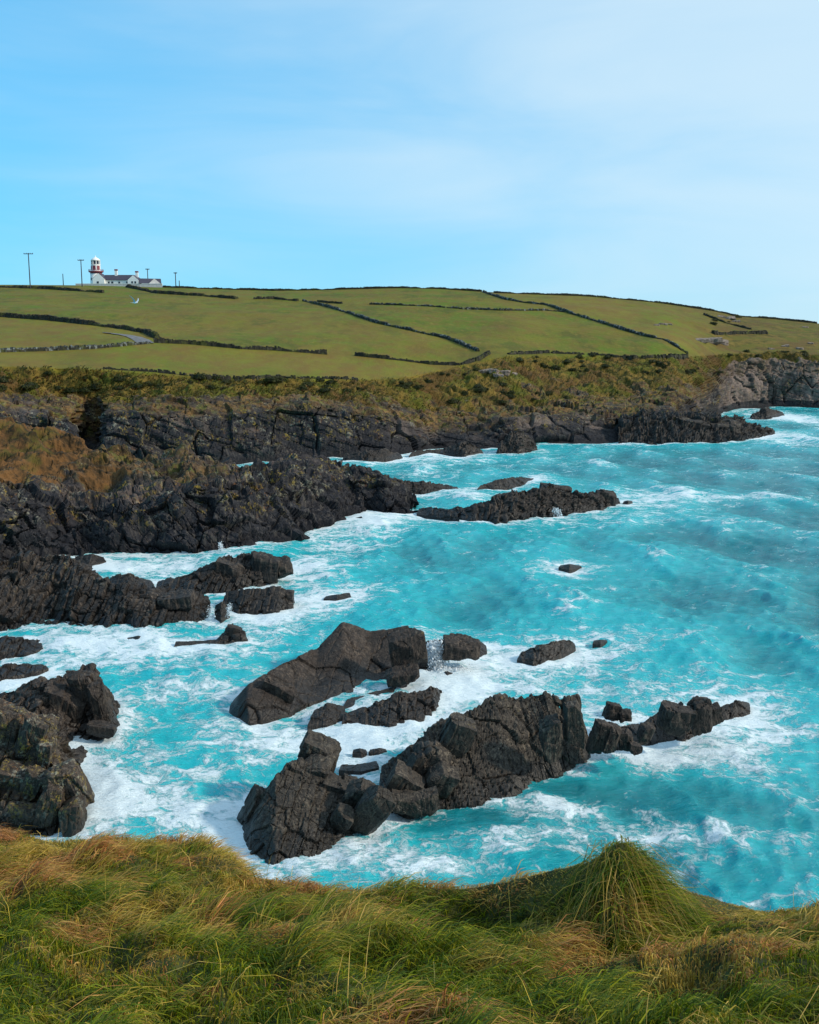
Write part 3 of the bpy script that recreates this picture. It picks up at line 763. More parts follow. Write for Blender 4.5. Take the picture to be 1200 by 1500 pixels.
sea_rock('peaked rock with a long low tail alone in the foam',
    [(254,949),(300,946),(336,945),(366,941)], [(257,940),(316,937),(341,912),(364,938)], [.8, 1.0, 1.6, .6], seed=87, amp=.7, size=(.9, .9, 1.1),
    slabs=[(341,929,83.2,1.3,1.6,1.2,14,4,0,1), (353,934,82.8,1.0,1.0,1.0,-14,4,0,2)])
sea_rock('tiny wet rock between the black point and the peaked rock',
    [(184,939),(202,941),(219,937)], [(187,934),(203,931),(217,935)], .7, seed=88, amp=.4, size=(.8, .8, .6))
sea_rock('small dark rock alone in open water beyond the dark wedge',
    [(474,877),(494,879),(515,875)], [(478,873),(494,871),(512,868)], .8, seed=89, amp=.5, size=(.8, .8, .6))
sea_rock('broad flat weed-covered shelf pouring white water',
    [(-60,966),(0,963),(40,959),(64,948)], [(-60,934),(0,932),(40,934),(60,939)], 3.0, seed=90, amp=1.7, size=(1.6, 1.4, .8), mat=M_ROCK_FAR)
sea_rock('low dark ledge between the weedy shelf and the double-crested rock',
    [(-60,998),(0,994),(38,987),(72,979)], [(-60,974),(0,976),(30,971),(68,976)], [2, 1.6, 1.6, .8], seed=92, amp=1.7, size=(1.2, 1.2, .8))
sea_rock('long reef of black boulders stretching out from the headland',
    [(640,754),(689,763),(730,765),(781,759),(831,754),(882,747),(909,737)], [(645,747),(690,740),(740,722),(808,711),(854,723),(886,719),(906,730)], [2, 4, 5, 6, 5, 4, 1.5], seed=101, amp=1.3, size=(2.0, 2.0, 2.0), mat=M_ROCK_FAR,
    slabs=[(812,724,154,4.6,3.0,3.2,6,6,0,1,'boulder'), (742,738,149,4.0,2.6,3.0,-8,6,0,2,'boulder'), (886,730,155,3.2,2.4,2.6,8,6,0,3,'boulder'), (778,738,150,3.6,2.4,2.8,14,6,0,4,'boulder'), (846,738,152,3.4,2.0,2.6,-6,6,0,5,'boulder'), (705,750,146,3.2,2.0,2.6,4,6,0,6,'boulder')])
sea_rock('broken low rocks linking the headland to the boulder reef',
    [(610,753),(640,758),(674,763)], [(614,744),(642,743),(668,750)], 2.2, seed=102, amp=1.0, mat=M_ROCK_FAR)
sea_rock('low black spit just beyond the headland tip',
    [(556,724),(620,723),(674,717)], [(570,702),(625,705),(670,713)], [3, 3, 1], seed=103, amp=1.0, mat=M_ROCK_FAR)
sea_rock('thin dark skerry behind the boulder reef',
    [(698,717),(740,715),(765,711),(793,703)], [(704,711),(738,700),(760,699),(790,701)], [1, 2.2, 2.2, .8], seed=104, amp=.9, mat=M_ROCK_FAR)
sea_rock('low rocks under the small green patch of the far cliff',
    [(598,669),(640,666),(680,669),(708,663)], [(604,661),(650,657),(685,646),(704,656)], [2, 2.4, 3, 1], seed=105, amp=1.1, mat=M_ROCK_FAR, size=(2.4, 2.2, 2.2))
sea_rock('squat dark stack against the foot of the far cliff',
    [(726,665),(760,665),(788,659)], [(734,646),(758,628),(783,646)], [3, 4, 2], seed=106, amp=1.2, mat=M_ROCK_FAR, size=(2.4, 2.2, 2.6))
sea_rock('low dark ledge at the foot of the far cliff near the headland',
    [(500,676),(540,678),(566,676),(590,670)], [(505,664),(540,660),(565,658),(586,664)], 3.0, seed=107, amp=1.0, mat=M_ROCK_FAR, size=(2.4, 2.2, 2.2))
sea_rock('flat-topped black ledge running out at the end of the far cliff',
    [(905,650),(960,650),(1010,650),(1060,647),(1100,643),(1136,635)], [(905,612),(950,603),(1000,606),(1050,604),(1092,615),(1134,630)], [10, 12, 14, 14, 10, 3], seed=108, amp=2.2, mat=M_ROCK_FAR, size=(3.6, 3.2, 3.6), bulge=.1,
    slabs=[(1010,628,262,9,5,6,10,6,0,1), (1062,630,264,8,4.5,6,-6,6,0,2), (960,628,262,8,5,6,8,6,0,3)])
sea_rock('dark rock in the surf below the tall reddish cliff',
    [(1100,614),(1125,614),(1150,608)], [(1102,606),(1122,597),(1146,603)], 4, seed=109, amp=1.2, mat=M_ROCK_FAR, size=(2.4, 2.4, 2.0))
sea_rock('brown rock awash in open water beyond the dark wedge, waves breaking over it',
    [(757,967),(785,973),(816,963),(844,950)], [(762,957),(795,942),(834,936),(842,943)], [1, 2, 2.2, .8], seed=110, amp=.7, size=(1.0, 1.0, .8))
sea_rock('tiny rock tip showing beside the brown rock awash',
    [(868,943),(880,944),(890,939)], [(870,938),(880,937),(888,937)], .6, seed=111, amp=.4, size=(.6, .6, .5))
sea_rock('reddish rock barely breaking the surface in open water',
    [(818,832),(834,835),(852,830)], [(821,828),(834,826),(848,828)], .9, seed=112, amp=.5, size=(.8, .8, .6))
sea_rock('tiny black rock off the end of the boulder reef',
    [(912,738),(920,739),(927,736)], [(914,734),(920,733),(926,734)], .6, seed=113, amp=.4, size=(.8, .8, .6), mat=M_ROCK_FAR)

# ================================================================== the sea
ang = np.concatenate([np.linspace(-80, -26, 60, endpoint=False), np.linspace(-26, 26, 480), np.linspace(26, 80, 61)[1:]]) * math.pi / 180
rad = np.concatenate([np.exp(np.linspace(math.log(26), math.log(420), 440)), np.exp(np.linspace(math.log(430), math.log(12000), 40))])
A, Rr = np.meshgrid(ang, rad)
X0, Y0 = Rr * np.sin(A), Rr * np.cos(A)
SH = np.concatenate(SHORE)
gx = np.arange(-160, 321, 1.5); gy = np.arange(20, 460, 1.5)
GX, GY = np.meshgrid(gx, gy)
dmin = np.full(GX.shape, 1e9)
for k in range(0, len(SH), 64):
    s = SH[k:k + 64]
    dmin = np.minimum(dmin, ((GX[..., None] - s[:, 0]) ** 2 + (GY[..., None] - s[:, 1]) ** 2).min(-1))
dmin = np.sqrt(dmin)
def bil(F, x, y):
    fx = np.clip((x - gx[0]) / 1.5, 0, len(gx) - 1.001); fy = np.clip((y - gy[0]) / 1.5, 0, len(gy) - 1.001)
    i, j = fy.astype(int), fx.astype(int); b, a = fy - i, fx - j
    return F[i, j] * (1-a) * (1-b) + F[i, j+1] * a * (1-b) + F[i+1, j] * (1-a) * b + F[i+1, j+1] * a * b
dist = bil(dmin, X0, Y0)
dist = np.where((Rr > 420), 60, dist)
calm = .45 + .55 * smooth(dist, 1, 14)
Z0 = np.zeros_like(X0); DX = np.zeros_like(X0); DY = np.zeros_like(X0)
wr = np.random.default_rng(3)
for k in range(22):
    L = 26 * (.80 ** k) + .9
    th = R(196) + wr.normal() * (.34 + .03 * k)
    kx, ky = math.cos(th) * 2 * math.pi / L, math.sin(th) * 2 * math.pi / L
    a = .0185 * L ** .78
    res = np.clip(L / (Rr * .0065) - 1.2, 0, 1)
    ph = kx * X0 + ky * Y0 + wr.uniform(0, 6.28) + 1.1 * fbm(np.stack([X0, Y0, 0 * X0], -1) / (L * 3.0), 300 + k, 1)
    c, s = np.cos(ph), np.sin(ph)
    Z0 += a * c * calm * res; DX -= .75 * a * math.cos(th) * s * calm * res; DY -= .75 * a * math.sin(th) * s * calm * res
crest = np.clip(Z0 / .45, -2, 2)
Zs = Z0 + .10 * fbm(np.stack([X0, Y0, 0 * X0], -1) / 2.2, 401, 3) * np.clip(120 / Rr, 0, 1)
foam = .40 * np.exp(-dist / 1.6) + .20 * np.exp(-dist / 6.0) + .22 * np.clip(crest - .4, 0, 2)
aer_shade = .34 + .74 * np.exp(-dist / 15.0)
PATCH = [  # (px, py, half-width px, half-depth px, strength) read off the photograph and laid on the water
 (130,1165,120,40,.42), (230,1140,130,60,.26), (60,1120,90,60,.30), (270,1010,90,30,.22), (200,960,90,22,.42), (110,940,70,16,.40), (330,960,70,20,.20), (40,1000,60,20,.45),
 (300,1200,70,40,.34), (200,1195,100,22,.30), (340,1230,30,40,.40), (420,1085,70,25,.40), (520,1080,70,22,.40), (600,1065,70,20,.38), (680,1010,60,30,.42), (740,960,70,26,.30),
 (720,1010,90,20,.30), (860,960,70,20,.24), (880,1000,160,24,.20), (1050,1010,120,30,.20), (1000,1110,140,22,.34), (1130,1060,100,40,.28), (1110,1130,110,30,.16), (930,1090,90,14,.35),
 (860,1200,110,26,.52), (830,1180,40,16,.30), (740,1235,60,20,.40), (650,1265,60,18,.40), (590,1250,50,26,.34), (560,1200,40,20,.32), (500,1255,70,20,.36), (1000,1225,90,20,.22), (1150,1245,80,16,.28), (1000,1270,60,16,.16),
 (450,830,60,34,.30), (520,790,70,24,.36), (460,880,70,20,.30), (560,760,50,16,.42), (420,920,50,24,.22), (560,860,60,10,.12), (250,828,110,14,.46), (390,900,60,14,.34), (160,830,60,10,.3),
 (620,690,50,12,.24), (640,672,70,7,.35), (680,727,60,8,.30), (950,722,60,10,.48), (1060,728,110,5,.40), (880,765,120,12,.20), (990,745,60,12,.22), (780,680,150,14,.10), (1140,690,60,12,.14),
 (1160,612,40,12,.65), (1110,640,60,8,.40), (1180,640,60,12,.25), (820,835,40,10,.24), (800,900,30,5,.20), (1000,830,220,60,-.10), (1040,900,200,40,-.06), (1000,1170,120,22,-.22), (760,1205,60,8,-.12), (1120,1200,120,18,-.12),
 (700,1250,30,10,-.1), (720,1192,130,12,-.42), (815,1155,70,16,-.45), (880,1125,50,10,-.2), (640,1205,60,10,-.25), (960,1150,120,20,-.2), (250,1150,60,14,-.25), (450,1010,50,14,-.12), (360,1130,40,20,-.1), (640,800,120,20,-.06), (720,850,120,20,-.08), (300,1040,50,20,-.12), (650,880,100,16,-.08)]
for (px, py, rx, ry, st) in PATCH:
    c = on(px, py); Yc = c[1]
    sx = rx * Yc / FOC; sy = abs(on(px, py - ry)[1] - on(px, py + ry)[1]) / 2
    g = np.exp(-(((X0 - c[0]) / sx) ** 2 + ((Y0 - c[1]) / sy) ** 2) * 1.1)
    foam += .92 * st * g; aer_shade += .6 * st * g
SE = (X0, Y0)
deep = on(760, 1190); aer_shade -= .40 * np.exp(-(((X0 - deep[0]) / 8) ** 2 + ((Y0 - deep[1]) / 4.5) ** 2))
deep = on(1050, 1190); aer_shade -= .22 * np.exp(-(((X0 - deep[0]) / 16) ** 2 + ((Y0 - deep[1]) / 7) ** 2))
aer_shade += .20 * np.clip(crest, -1, 1.5)  # lighter crests, darker troughs: wave light and shade put into the water colour
foam += .015
S = np.stack([X0 + DX, Y0 + DY, Zs], -1)
sea = link('sea', mesh_np('sea', S, grid_faces(*X0.shape), attrs={'foam': foam, 'aeration_shade': np.clip(aer_shade, 0, 1.4)}, smooth_shade=True), M_SEA)
tag(sea, 'turquoise sea churned with white foam around the rocks', kind='structure')

# splash and trickles of white water
def drops(name, label, pts, size, n, spread, seed):
    r_ = np.random.default_rng(seed)
    pts = np.asarray(pts, float)
    V, F = [], []
    t = r_.uniform(0, len(pts) - 1, n); i = np.minimum(t.astype(int), len(pts) - 2); f = (t - i)[:, None]
    C = pts[i] * (1 - f) + pts[i + 1] * f + r_.normal(size=(n, 3)) * np.asarray(spread)
    sz = size * r_.lognormal(0, .5, n)
    tet = np.array([(1,0,0),(-1,0,0),(0,1,0),(0,-1,0),(0,0,1.3),(0,0,-1.3)])
    fc = np.array([(0,2,4),(2,1,4),(1,3,4),(3,0,4),(2,0,5),(1,2,5),(3,1,5),(0,3,5)])
    V = (C[:, None, :] + tet[None] * (sz[:, None, None]) * r_.uniform(.6, 1.3, (n, 6, 1))).reshape(-1, 3)
    F = (fc[None] + 6 * np.arange(n)[:, None, None]).reshape(-1, 3)
    o = link(name, mesh_np(name, V, None, F, smooth_shade=True), M_WHITE_WATER)
    tag(o, label, 'sea spray', kind='stuff'); return o
b = on(645, 984)
drops('sea_spray', 'burst of white spray thrown up against the dark wedge of rock', [b + np.array(v) for v in ((-.2, 0, 0), (-.3, .2, .8), (-.5, .3, 1.9))], .032, 7000, (.27, .3, .30), 4)
b2 = on(652, 988)
drops('sea_spray', 'low skirt of spray at the foot of the splash', [b2 + np.array(v) for v in ((-.9, .3, .1), (0, 0, .2), (1.2, .4, .15))], .034, 1500, (.35, .35, .16), 5)
def trickle(label, px, py0, py1, Y, wid, seed):
    r_ = np.random.default_rng(seed)
    a, b = at(px, py0, Y), at(px, py1, Y - 1.2)
    pts = [a * (1 - t) + b * t + np.array([wid * .5 * math.sin(3.1 * t + seed) * t, 0, .25 * math.sin(3.14 * t)]) for t in np.linspace(0, 1, 6)]
    o = drops('water_trickle', label, pts, .018 * Y / 90, 380, (wid * .34, .18, .18), seed + 70); o['category'] = 'trickle'
trickle('white water running down beside the wet boulder', 309, 890, 908, 88.2, .45, 1)
trickle('white water falling on the seaward side of the wet boulder', 337, 888, 904, 89.0, .35, 2)
trickle('broad fall of white water at the notch of the boulder reef', 815, 746, 757, 143.5, .8, 5)
trickle('thin white fall at the foot of the headland cliff', 323, 798, 808, 120.5, .4, 6)

# ================================================================== field walls, lane, bushes
WALL_MATS = {}
def wall_mat(name, dark, light, thr):
    m = NT(name)
    n = m.noise(.9, 5, .7); n2 = m.noise(.25, 4, .6)
    c = m.mix(m.rng(n, thr, thr + .14), dark, light)
    c = m.mix(m.rng(n2, .52, .66, 0, .8), c, (.055, .062, .012))
    return m.done(c, .9, m.bump(n, .5, .3))
M_WALL_DARK = wall_mat('overgrown_wall_stone', (.020, .020, .013), (.07, .062, .045), .52)
M_WALL_PALE = wall_mat('weathered_wall_stone', (.030, .033, .030), (.19, .21, .20), .47)
def stone_wall(label, pts, height=1.3, width=.8, mat=None, seed=0, cap=True, name='dry_stone_wall', gap=0.03):
    height *= .66
    hw_ph = seed * 1.7
    r_ = np.random.default_rng(seed)
    pts = np.array(pts, float)
    L = np.concatenate([[0], np.cumsum(np.hypot(*np.diff(pts, axis=0).T))])
    pix = np.stack([np.interp(np.arange(0, L[-1], 1.0), L, pts[:, k]) for k in range(2)], -1)
    W = np.array([land_at(*p) for p in pix])
    for _ in range(2):
        W[1:-1] = (W[:-2] + W[1:-1] * 2 + W[2:]) / 4
    D = np.concatenate([[0], np.cumsum(np.linalg.norm(np.diff(W, axis=0), axis=1))])
    root = empty(name, W[len(W) // 2]); tag(root, label, 'stone wall', kind='thing')
    base = W[len(W) // 2]
    def course(z0, z1, step, wd, nm, mt, skip):
        V, F = [], []
        s = 0.0
        while s < D[-1]:
            l = step * r_.uniform(.6, 1.5); e = min(D[-1], s + l)
            if r_.random() > skip:
                p = np.array([np.interp((s + e) / 2, D, W[:, k]) for k in range(3)])
                q = np.array([np.interp(min(D[-1], e + .3), D, W[:, k]) for k in range(3)]) - np.array([np.interp(max(0, s - .3), D, W[:, k]) for k in range(3)])
                d = q[:2] / (np.hypot(*q[:2]) + 1e-6); nrm = np.array([-d[1], d[0]])
                hl, hw = (e - s) / 2 * 1.04, wd / 2 * r_.uniform(.8, 1.15)
                dip = .80 + .22 * math.sin(s * .11 + hw_ph) + .16 * math.sin(s * .37 + 2 * hw_ph) + .10 * math.sin(s * .93)
                zt = z0 + (z1 - z0) * (dip if z0 > 0 else .5 + .5 * dip) + r_.normal() * .07 * height - (max(0, .75 - dip) * height if z0 > 0 else 0); zb = z0 - .6
                sl = q[2] / (np.linalg.norm(q[:2]) + 1e-6) * hl
                i = len(V)
                for (a, b_, zz) in ((-1,-1,0),(1,-1,0),(1,1,0),(-1,1,0),(-.8,-.7,1),(.8,-.7,1),(.8,.7,1),(-.8,.7,1)):
                    j = r_.normal(size=3) * .06
                    xy = p[:2] + d * a * hl + nrm * b_ * hw
                    V.append((xy[0] + j[0] - base[0], xy[1] + j[1] - base[1], p[2] - base[2] + (zt if zz else zb) + sl * a + j[2]))
                F += [(i,i+3,i+2,i+1),(i+4,i+5,i+6,i+7),(i,i+1,i+5,i+4),(i+1,i+2,i+6,i+5),(i+2,i+3,i+7,i+6),(i+3,i,i+4,i+7)]
            s = e
        if V:
            me = bpy.data.meshes.new(nm); me.from_pydata(V, [], F)
            tag(link(nm, me, mt, root), kind='stuff')
    mat = mat or M_WALL_DARK
    course(-.3, height * .62, 1.0, width * 1.25, 'wall_base', M_WALL_DARK, gap)
    course(height * .5, height, .5, width * .9, 'coping', mat, gap * 2)
    return root
stone_wall('thin dark wall along the skyline behind the upper field', [(238,421),(330,424),(400,426),(470,425),(580,421),(640,422),(705,427)], 1.6, 1.0, seed=1, gap=0)
stone_wall('dark wall along the falling skyline towards the sea', [(722,429),(800,432),(860,434),(960,443),(1055,456),(1075,463),(1130,467),(1196,474)], 1.5, 1.0, seed=2, gap=0)
stone_wall('grassy bank across the top of the field below the first pole', [(0,421),(60,423),(140,428),(150,429)], 2.0, 2.2, seed=3)
stone_wall('dark grown-over bank below the white cottage', [(187,421),(232,430),(300,434),(347,438)], 2.0, 2.2, seed=4)
stone_wall('short length of bank continuing beyond the cottage field', [(370,438),(400,438),(436,441)], 1.8, 1.6, seed=5)
stone_wall('thick dark bank running down to the grey lane', [(-40,460),(0,464),(70,469),(133,476),(180,482),(213,488),(230,496)], 2.2, 1.8, seed=6)
stone_wall('pale-topped wall along the near side of the grey lane', [(-40,517),(0,516),(67,514),(133,511),(187,506),(219,503)], 1.5, .9, M_WALL_PALE, seed=7)
stone_wall('dark wall from the lane end along the lower field', [(225,502),(277,504),(353,511),(400,513),(440,516),(478,519)], 1.8, 1.1, seed=8)
stone_wall('tumbled wall at the foot of the middle field ending at a corner', [(520,521),(587,528),(633,534),(672,535),(700,528),(716,518)], 1.6, 1.1, seed=9)
stone_wall('long pale-topped wall slanting down between the two middle fields', [(444,441),(480,450),(510,459),(550,473),(607,486),(653,496),(700,515)], 1.7, .9, M_WALL_PALE, seed=10)
stone_wall('short wall stub high in the upper field', [(464,442),(480,444),(500,445)], 1.3, .9, seed=11)
stone_wall('broken wall across the upper field', [(540,446),(580,447),(630,449),(677,453),(740,455),(800,455),(834,458)], 1.4, .9, M_WALL_PALE, seed=12, gap=.12)
stone_wall('long winding wall dropping from the skyline to the cliff', [(707,428),(740,439),(770,444),(800,447),(830,458),(883,474),(913,484),(950,494),(973,498),(1007,519)], 1.7, .9, M_WALL_PALE, seed=13)
stone_wall('half-buried wall along the cliff edge below the lower field', [(147,540),(227,545),(290,552),(333,555),(400,553),(450,554),(533,556)], 1.1, .9, seed=14, gap=.22)
stone_wall('low dark wall at the foot of the right-hand field', [(743,519),(800,517),(877,520),(927,524),(1005,522)], 1.3, 1.2, seed=15, gap=.2)
stone_wall('short wall below the rocky knoll on the skyline', [(1030,461),(1060,473),(1100,483)], 1.5, .9, seed=16)
stone_wall('dark turf bank on the rough ground near the reddish cliff', [(1043,489),(1080,489),(1123,489)], 2.0, 2.0, seed=17)

# lane
lane_px = [(150,487.5),(165,489),(182,491),(196,494),(206,498),(214,503)]
lane_w = [2.6, 3, 3.6, 4.2, 4.6, 4.6]
lp = np.array([land_at(*p) for p in lane_px]); n = 40
t = np.linspace(0, 1, len(lane_px)); s = np.linspace(0, 1, n)
lc = np.stack([np.interp(s, t, lp[:, k]) for k in range(3)], -1); lw = np.interp(s, t, lane_w)
V = []
for i in range(n):
    d = lc[min(i + 1, n - 1)] - lc[max(i - 1, 0)]; d /= np.linalg.norm(d[:2]) + 1e-6
    nn = np.array([-d[1], d[0], 0])
    for a in (-.5, 0, .5): V.append(lc[i] + nn * a * lw[i] + np.array([0, 0,   .22 if a == 0 else .12]))
M_LANE = plain('lane_tarmac', (.15, .145, .15), .9, .2, 1)
tag(link('lane', mesh_np('lane', np.array(V), grid_faces(n, 3)), M_LANE), 'grey lane curving between banks', kind='structure')

# gorse and heather clumps along the cliff edge
def bush_mesh(seed):
    r_ = np.random.default_rng(seed); n = 420
    d = r_.normal(size=(n, 3)); d[:, 2] = np.abs(d[:, 2]); d /= np.linalg.norm(d, axis=1, keepdims=True)
    rr = .75 + .35 * fbm(d * 1.7, seed, 2)
    C = d * (rr * r_.uniform(.75, 1.05, n))[:, None] * np.array([1, 1, .7])
    V, F = [], []
    for i in range(n):
        a = r_.normal(size=3); a /= np.linalg.norm(a); b = np.cross(a, d[i] + .3 * r_.normal(size=3)); b /= np.linalg.norm(b) + 1e-6
        s = r_.uniform(.08, .17); k = len(V)
        V += [C[i] - a * s, C[i] + b * s * .7, C[i] + a * s + d[i] * s * .6]
        F.append((k, k + 1, k + 2))
    tint = np.repeat((np.array([.020, .028, .006]) * r_.uniform(.6, 2.0, (n, 1)) + np.array([.02, .012, .0]) * r_.random((n, 1)))[:, None, :], 3, 1)
    core = bpy.data.meshes.new('c'); bpy.data.meshes.remove(core)
    # a lumpy inner body so the clump is not hollow
    m = 10; th = np.linspace(0, 2 * math.pi, m, endpoint=False)
    for q, z in enumerate((0.0, .25, .45)):
        for x in th: V.append(np.array([math.cos(x), math.sin(x), 0]) * (.72 - .2 * q) + np.array([0, 0, z]))
    k0 = 3 * n; F4 = grid_faces(3, m, True) + k0
    cols_ = np.concatenate([tint.reshape(-1, 3), np.tile([.012, .016, .004], (3 * m, 1))])
    return mesh_np('gorse_bush', np.array(V), F4, np.array(F), colors=cols_)
BUSH = [bush_mesh(60 + k) for k in range(4)]
br = np.random.default_rng(9)
spots = []
for (x0, x1, y0, y1, n_, wh) in ((0,140,545,575,10,'on the earthy slope above the dark sea cave'), (150,330,552,570,12,'just below the half-buried cliff edge wall'), (330,520,556,580,14,'on the tawny slope above the dark cliff face'),
        (520,640,552,575,10,'on the slope under the tumbled wall'), (640,830,560,590,16,'on the brown slope above the small green patch'), (745,1000,520,545,18,'just below the low dark wall of the right-hand field'),
        (930,1060,530,548,10,'on the slope above the flat-topped black ledge'), (1020,1080,462,476,5,'around the rocky knoll on the skyline'), (1060,1180,514,522,8,'along the brink of the tall reddish cliff'), (640,720,535,552,5,'beside the wall corner and its scree')):
    for _ in range(n_): spots.append((br.uniform(x0, x1), br.uniform(y0, y1), wh))
r_cliff = int(np.argmax(par[:, 0] >= 2.2))
for k, (px, py, wh) in enumerate(spots):
    p = land_at(px, py, r_cliff); s_ = br.uniform(.8, 2.0)
    o = link('gorse_bush', BUSH[k % 4], M_GRASS, None, p - np.array([0, 0, .15]))
    o.scale = (s_ * br.uniform(.9, 1.9), s_, s_ * br.uniform(.8, 1.3)); o.rotation_euler = (0, 0, br.uniform(0, 6))
    tag(o, 'low dark gorse bush ' + wh, 'bush', 'gorse bushes ' + wh)

# rough grass of the slope: uncountable
def blades(name, label, roots, nrm, lean, length, width, tint, mat, up=.8, droop=.5):
    n = len(roots)
    r_ = np.random.default_rng(n)
    side = np.cross(lean, np.array([0, 0, 1.0])) + .4 * r_.normal(size=(n, 3)); side /= np.linalg.norm(side, axis=1, keepdims=True) + 1e-6
    L = length[:, None]; w = (width[:, None] if hasattr(width, 'shape') else width) * .5
    base = nrm * up
    p0 = roots - nrm * .02
    p1 = roots + L * (.36 * base + .16 * lean)
    p2 = roots + L * (.58 * base + .50 * lean - np.array([0, 0, .10]) * droop)
    p3 = roots + L * (.66 * base + .88 * lean - np.array([0, 0, .42]) * droop)
    V = np.stack([p0 - side * w, p0 + side * w, p1 - side * w, p1 + side * w, p2 - side * w * .7, p2 + side * w * .7, p3], 1)
    k = 7 * np.arange(n)[:, None]
    F4 = np.concatenate([k + np.array([[0, 1, 3, 2]]), k + np.array([[2, 3, 5, 4]])])
    F3 = k + np.array([[4, 5, 6]])
    shade = np.repeat(tint[:, None, :], 7, 1)
    me = mesh_np(name, V.reshape(-1, 3), F4, F3, colors=shade)
    o = link(name, me, mat); tag(o, label, 'grass', kind='stuff')
    return o
sel_r = np.where((par[:, 0] > 2.6) & (par[:, 0] < 3.98))[0]; sel_c = np.where((cols > -20) & (cols < 1215))[0]
nb = 15000
ri = br.choice(sel_r, nb); ci = br.choice(sel_c, nb)
ok = veg[ri, ci] > .45; ri, ci = ri[ok], ci[ok]
roots = LP[ri, ci] + br.normal(size=(len(ri), 3)) * np.array([.4, .5, .02])
pal = np.array([[.13,.088,.022],[.085,.078,.013],[.05,.058,.009],[.125,.060,.022],[.020,.026,.006]])
pn = fbm(roots / 4.0, 77, 3)
tint = pal[np.clip((2 + 3.2 * pn + br.normal(size=len(ri)) * .7), 0, 4.99).astype(int)]
ln_ = np.stack([np.full(len(ri), .7), br.normal(size=len(ri)) * .5 - .3, br.normal(size=len(ri)) * .2], -1)
blades('heath_grass', 'rough tawny grass and bracken along the cliff slope', roots, np.tile([0, 0, 1.0], (len(ri), 1)), ln_, br.uniform(.5, 1.1, len(ri)), .22, tint, M_GRASS)

# small outcrops in the rough fields
M_OUT = rock_mat('pale_outcrop_rock', dark=(.10, .075, .06), mid=(.24, .18, .14), light=(.36, .30, .25), lichen=.0, fine=.6)
def outcrop(label, spots_, seed):
    base = land_at(*spots_[0][:2]); root = empty('rock_outcrop', base); tag(root, label, 'outcrop')
    for k, (px, py, w, h) in enumerate(spots_):
        p = land_at(px, py)
        slab(root, base, M_OUT, px, py, p[1] - .3, w, h, w * .5, (k * 13) % 20 - 10, 8, 0, seed + k, 'boulder')
outcrop('pinkish bare outcrop above the reddish cliff', [(1040,502,9,3.0),(1056,504,6,3.4),(1024,500,7,2.0)], 5)
outcrop('few pale stones lying in the far right field', [(962,477,2.5,1.2),(971,476,3.5,1.6),(981,476,2.5,1.2)], 15)
outcrop('pale stony scree beside the wall corner', [(712,545,4,1.5),(724,544,3,1.4),(738,547,4,1.6),(750,548,3,1.2),(730,550,3,1.0)], 25)
outcrop('grey rocky knoll on the falling skyline', [(1068,468,6,2.6),(1056,465,4,1.6),(1078,472,4,1.6)], 35)
outcrop('scattered boulders on the rough ground by the frame edge', [(1150,508,3,1.4),(1172,512,3,1.6),(1180,480,3,1.2),(1130,512,2.5,1.2),(1188,504,2.6,1.2)], 45)

# ================================================================== lighthouse station
M_WHITEWASH = plain('whitewash', (.80, .79, .76), .8, .05, 1.5)
M_SLATE = plain('roof_slate', (.055, .05, .075), .6, .2, 2)
M_REDPAINT = plain('red_oxide_paint', (.22, .045, .06), .5, .15, 2)
M_DARKGLASS = plain('dark_pane', (.03, .035, .05), .15, .1, 2)
M_STUCCO = plain('grey_render', (.52, .50, .49), .85, .1, 1)
M_TIMBER = plain('tarred_timber', (.05, .045, .05), .8, .2, 2)
LY = 572.0; MPP = LY / FOC / 1.0
def stand(px, py, Y): return at(px, py, Y)
# tower
g = stand(141.8, 417.5, LY)
lt = empty('lighthouse', g); tag(lt, 'white round lighthouse tower with red gallery on the hilltop', 'lighthouse')
MB().lathe([(3.35, -2.0), (3.3, 0), (3.05, 6.6)], 32).build('tower', M_WHITEWASH, lt, True)
MB().lathe([(3.10, 6.0), (3.14, 6.05), (3.14, 6.5), (4.0, 6.9), (4.0, 7.35)], 32).build('gallery', M_REDPAINT, lt)
rail = MB()
for k in range(20):
    a = 2 * math.pi * k / 20
    rail.rod((3.9 * math.cos(a), 3.9 * math.sin(a), 7.35), (3.9 * math.cos(a), 3.9 * math.sin(a), 8.25), .07, 5)
for zr in (7.7, 8.2):
    for k in range(20):
        a, b_ = 2 * math.pi * k / 20, 2 * math.pi * (k + 1) / 20
        rail.rod((3.9 * math.cos(a), 3.9 * math.sin(a), zr), (3.9 * math.cos(b_), 3.9 * math.sin(b_), zr), .06, 4)
rail.build('railing', M_REDPAINT, lt)
drum = MB().lathe([(2.45, 7.15), (2.4, 10.6), (2.55, 10.65), (2.55, 10.95), (2.3, 11.0)], 32).build('lantern_drum', M_WHITEWASH, lt)
for a in (-95, -40, -150):
    x, y = math.cos(R(a)), math.sin(R(a))
    q = MB().box(-.8, .8, -.08, .08, 8.0, 10.2).build('window', M_REDPAINT, lt); q.location = (x * 2.42, y * 2.42, 0); q.rotation_euler = (0, 0, R(a + 90))
MB().lathe([(2.2, 11.0), (2.2, 12.9)], 24).build('lantern_glass', M_DARKGLASS, lt)
for k in range(8):
    a = 2 * math.pi * (k + .5) / 8
    MB().rod((2.24 * math.cos(a), 2.24 * math.sin(a), 11.0), (2.24 * math.cos(a), 2.24 * math.sin(a), 12.9), .26, 6).build('lantern_bar', M_WHITEWASH, lt)
MB().lathe([(2.5, 12.9), (2.5, 13.2), (1.9, 13.9), (1.0, 14.5), (.25, 14.8), (.2, 15.5), (.02, 15.7)], 24).build('dome', M_WHITEWASH, lt, True)
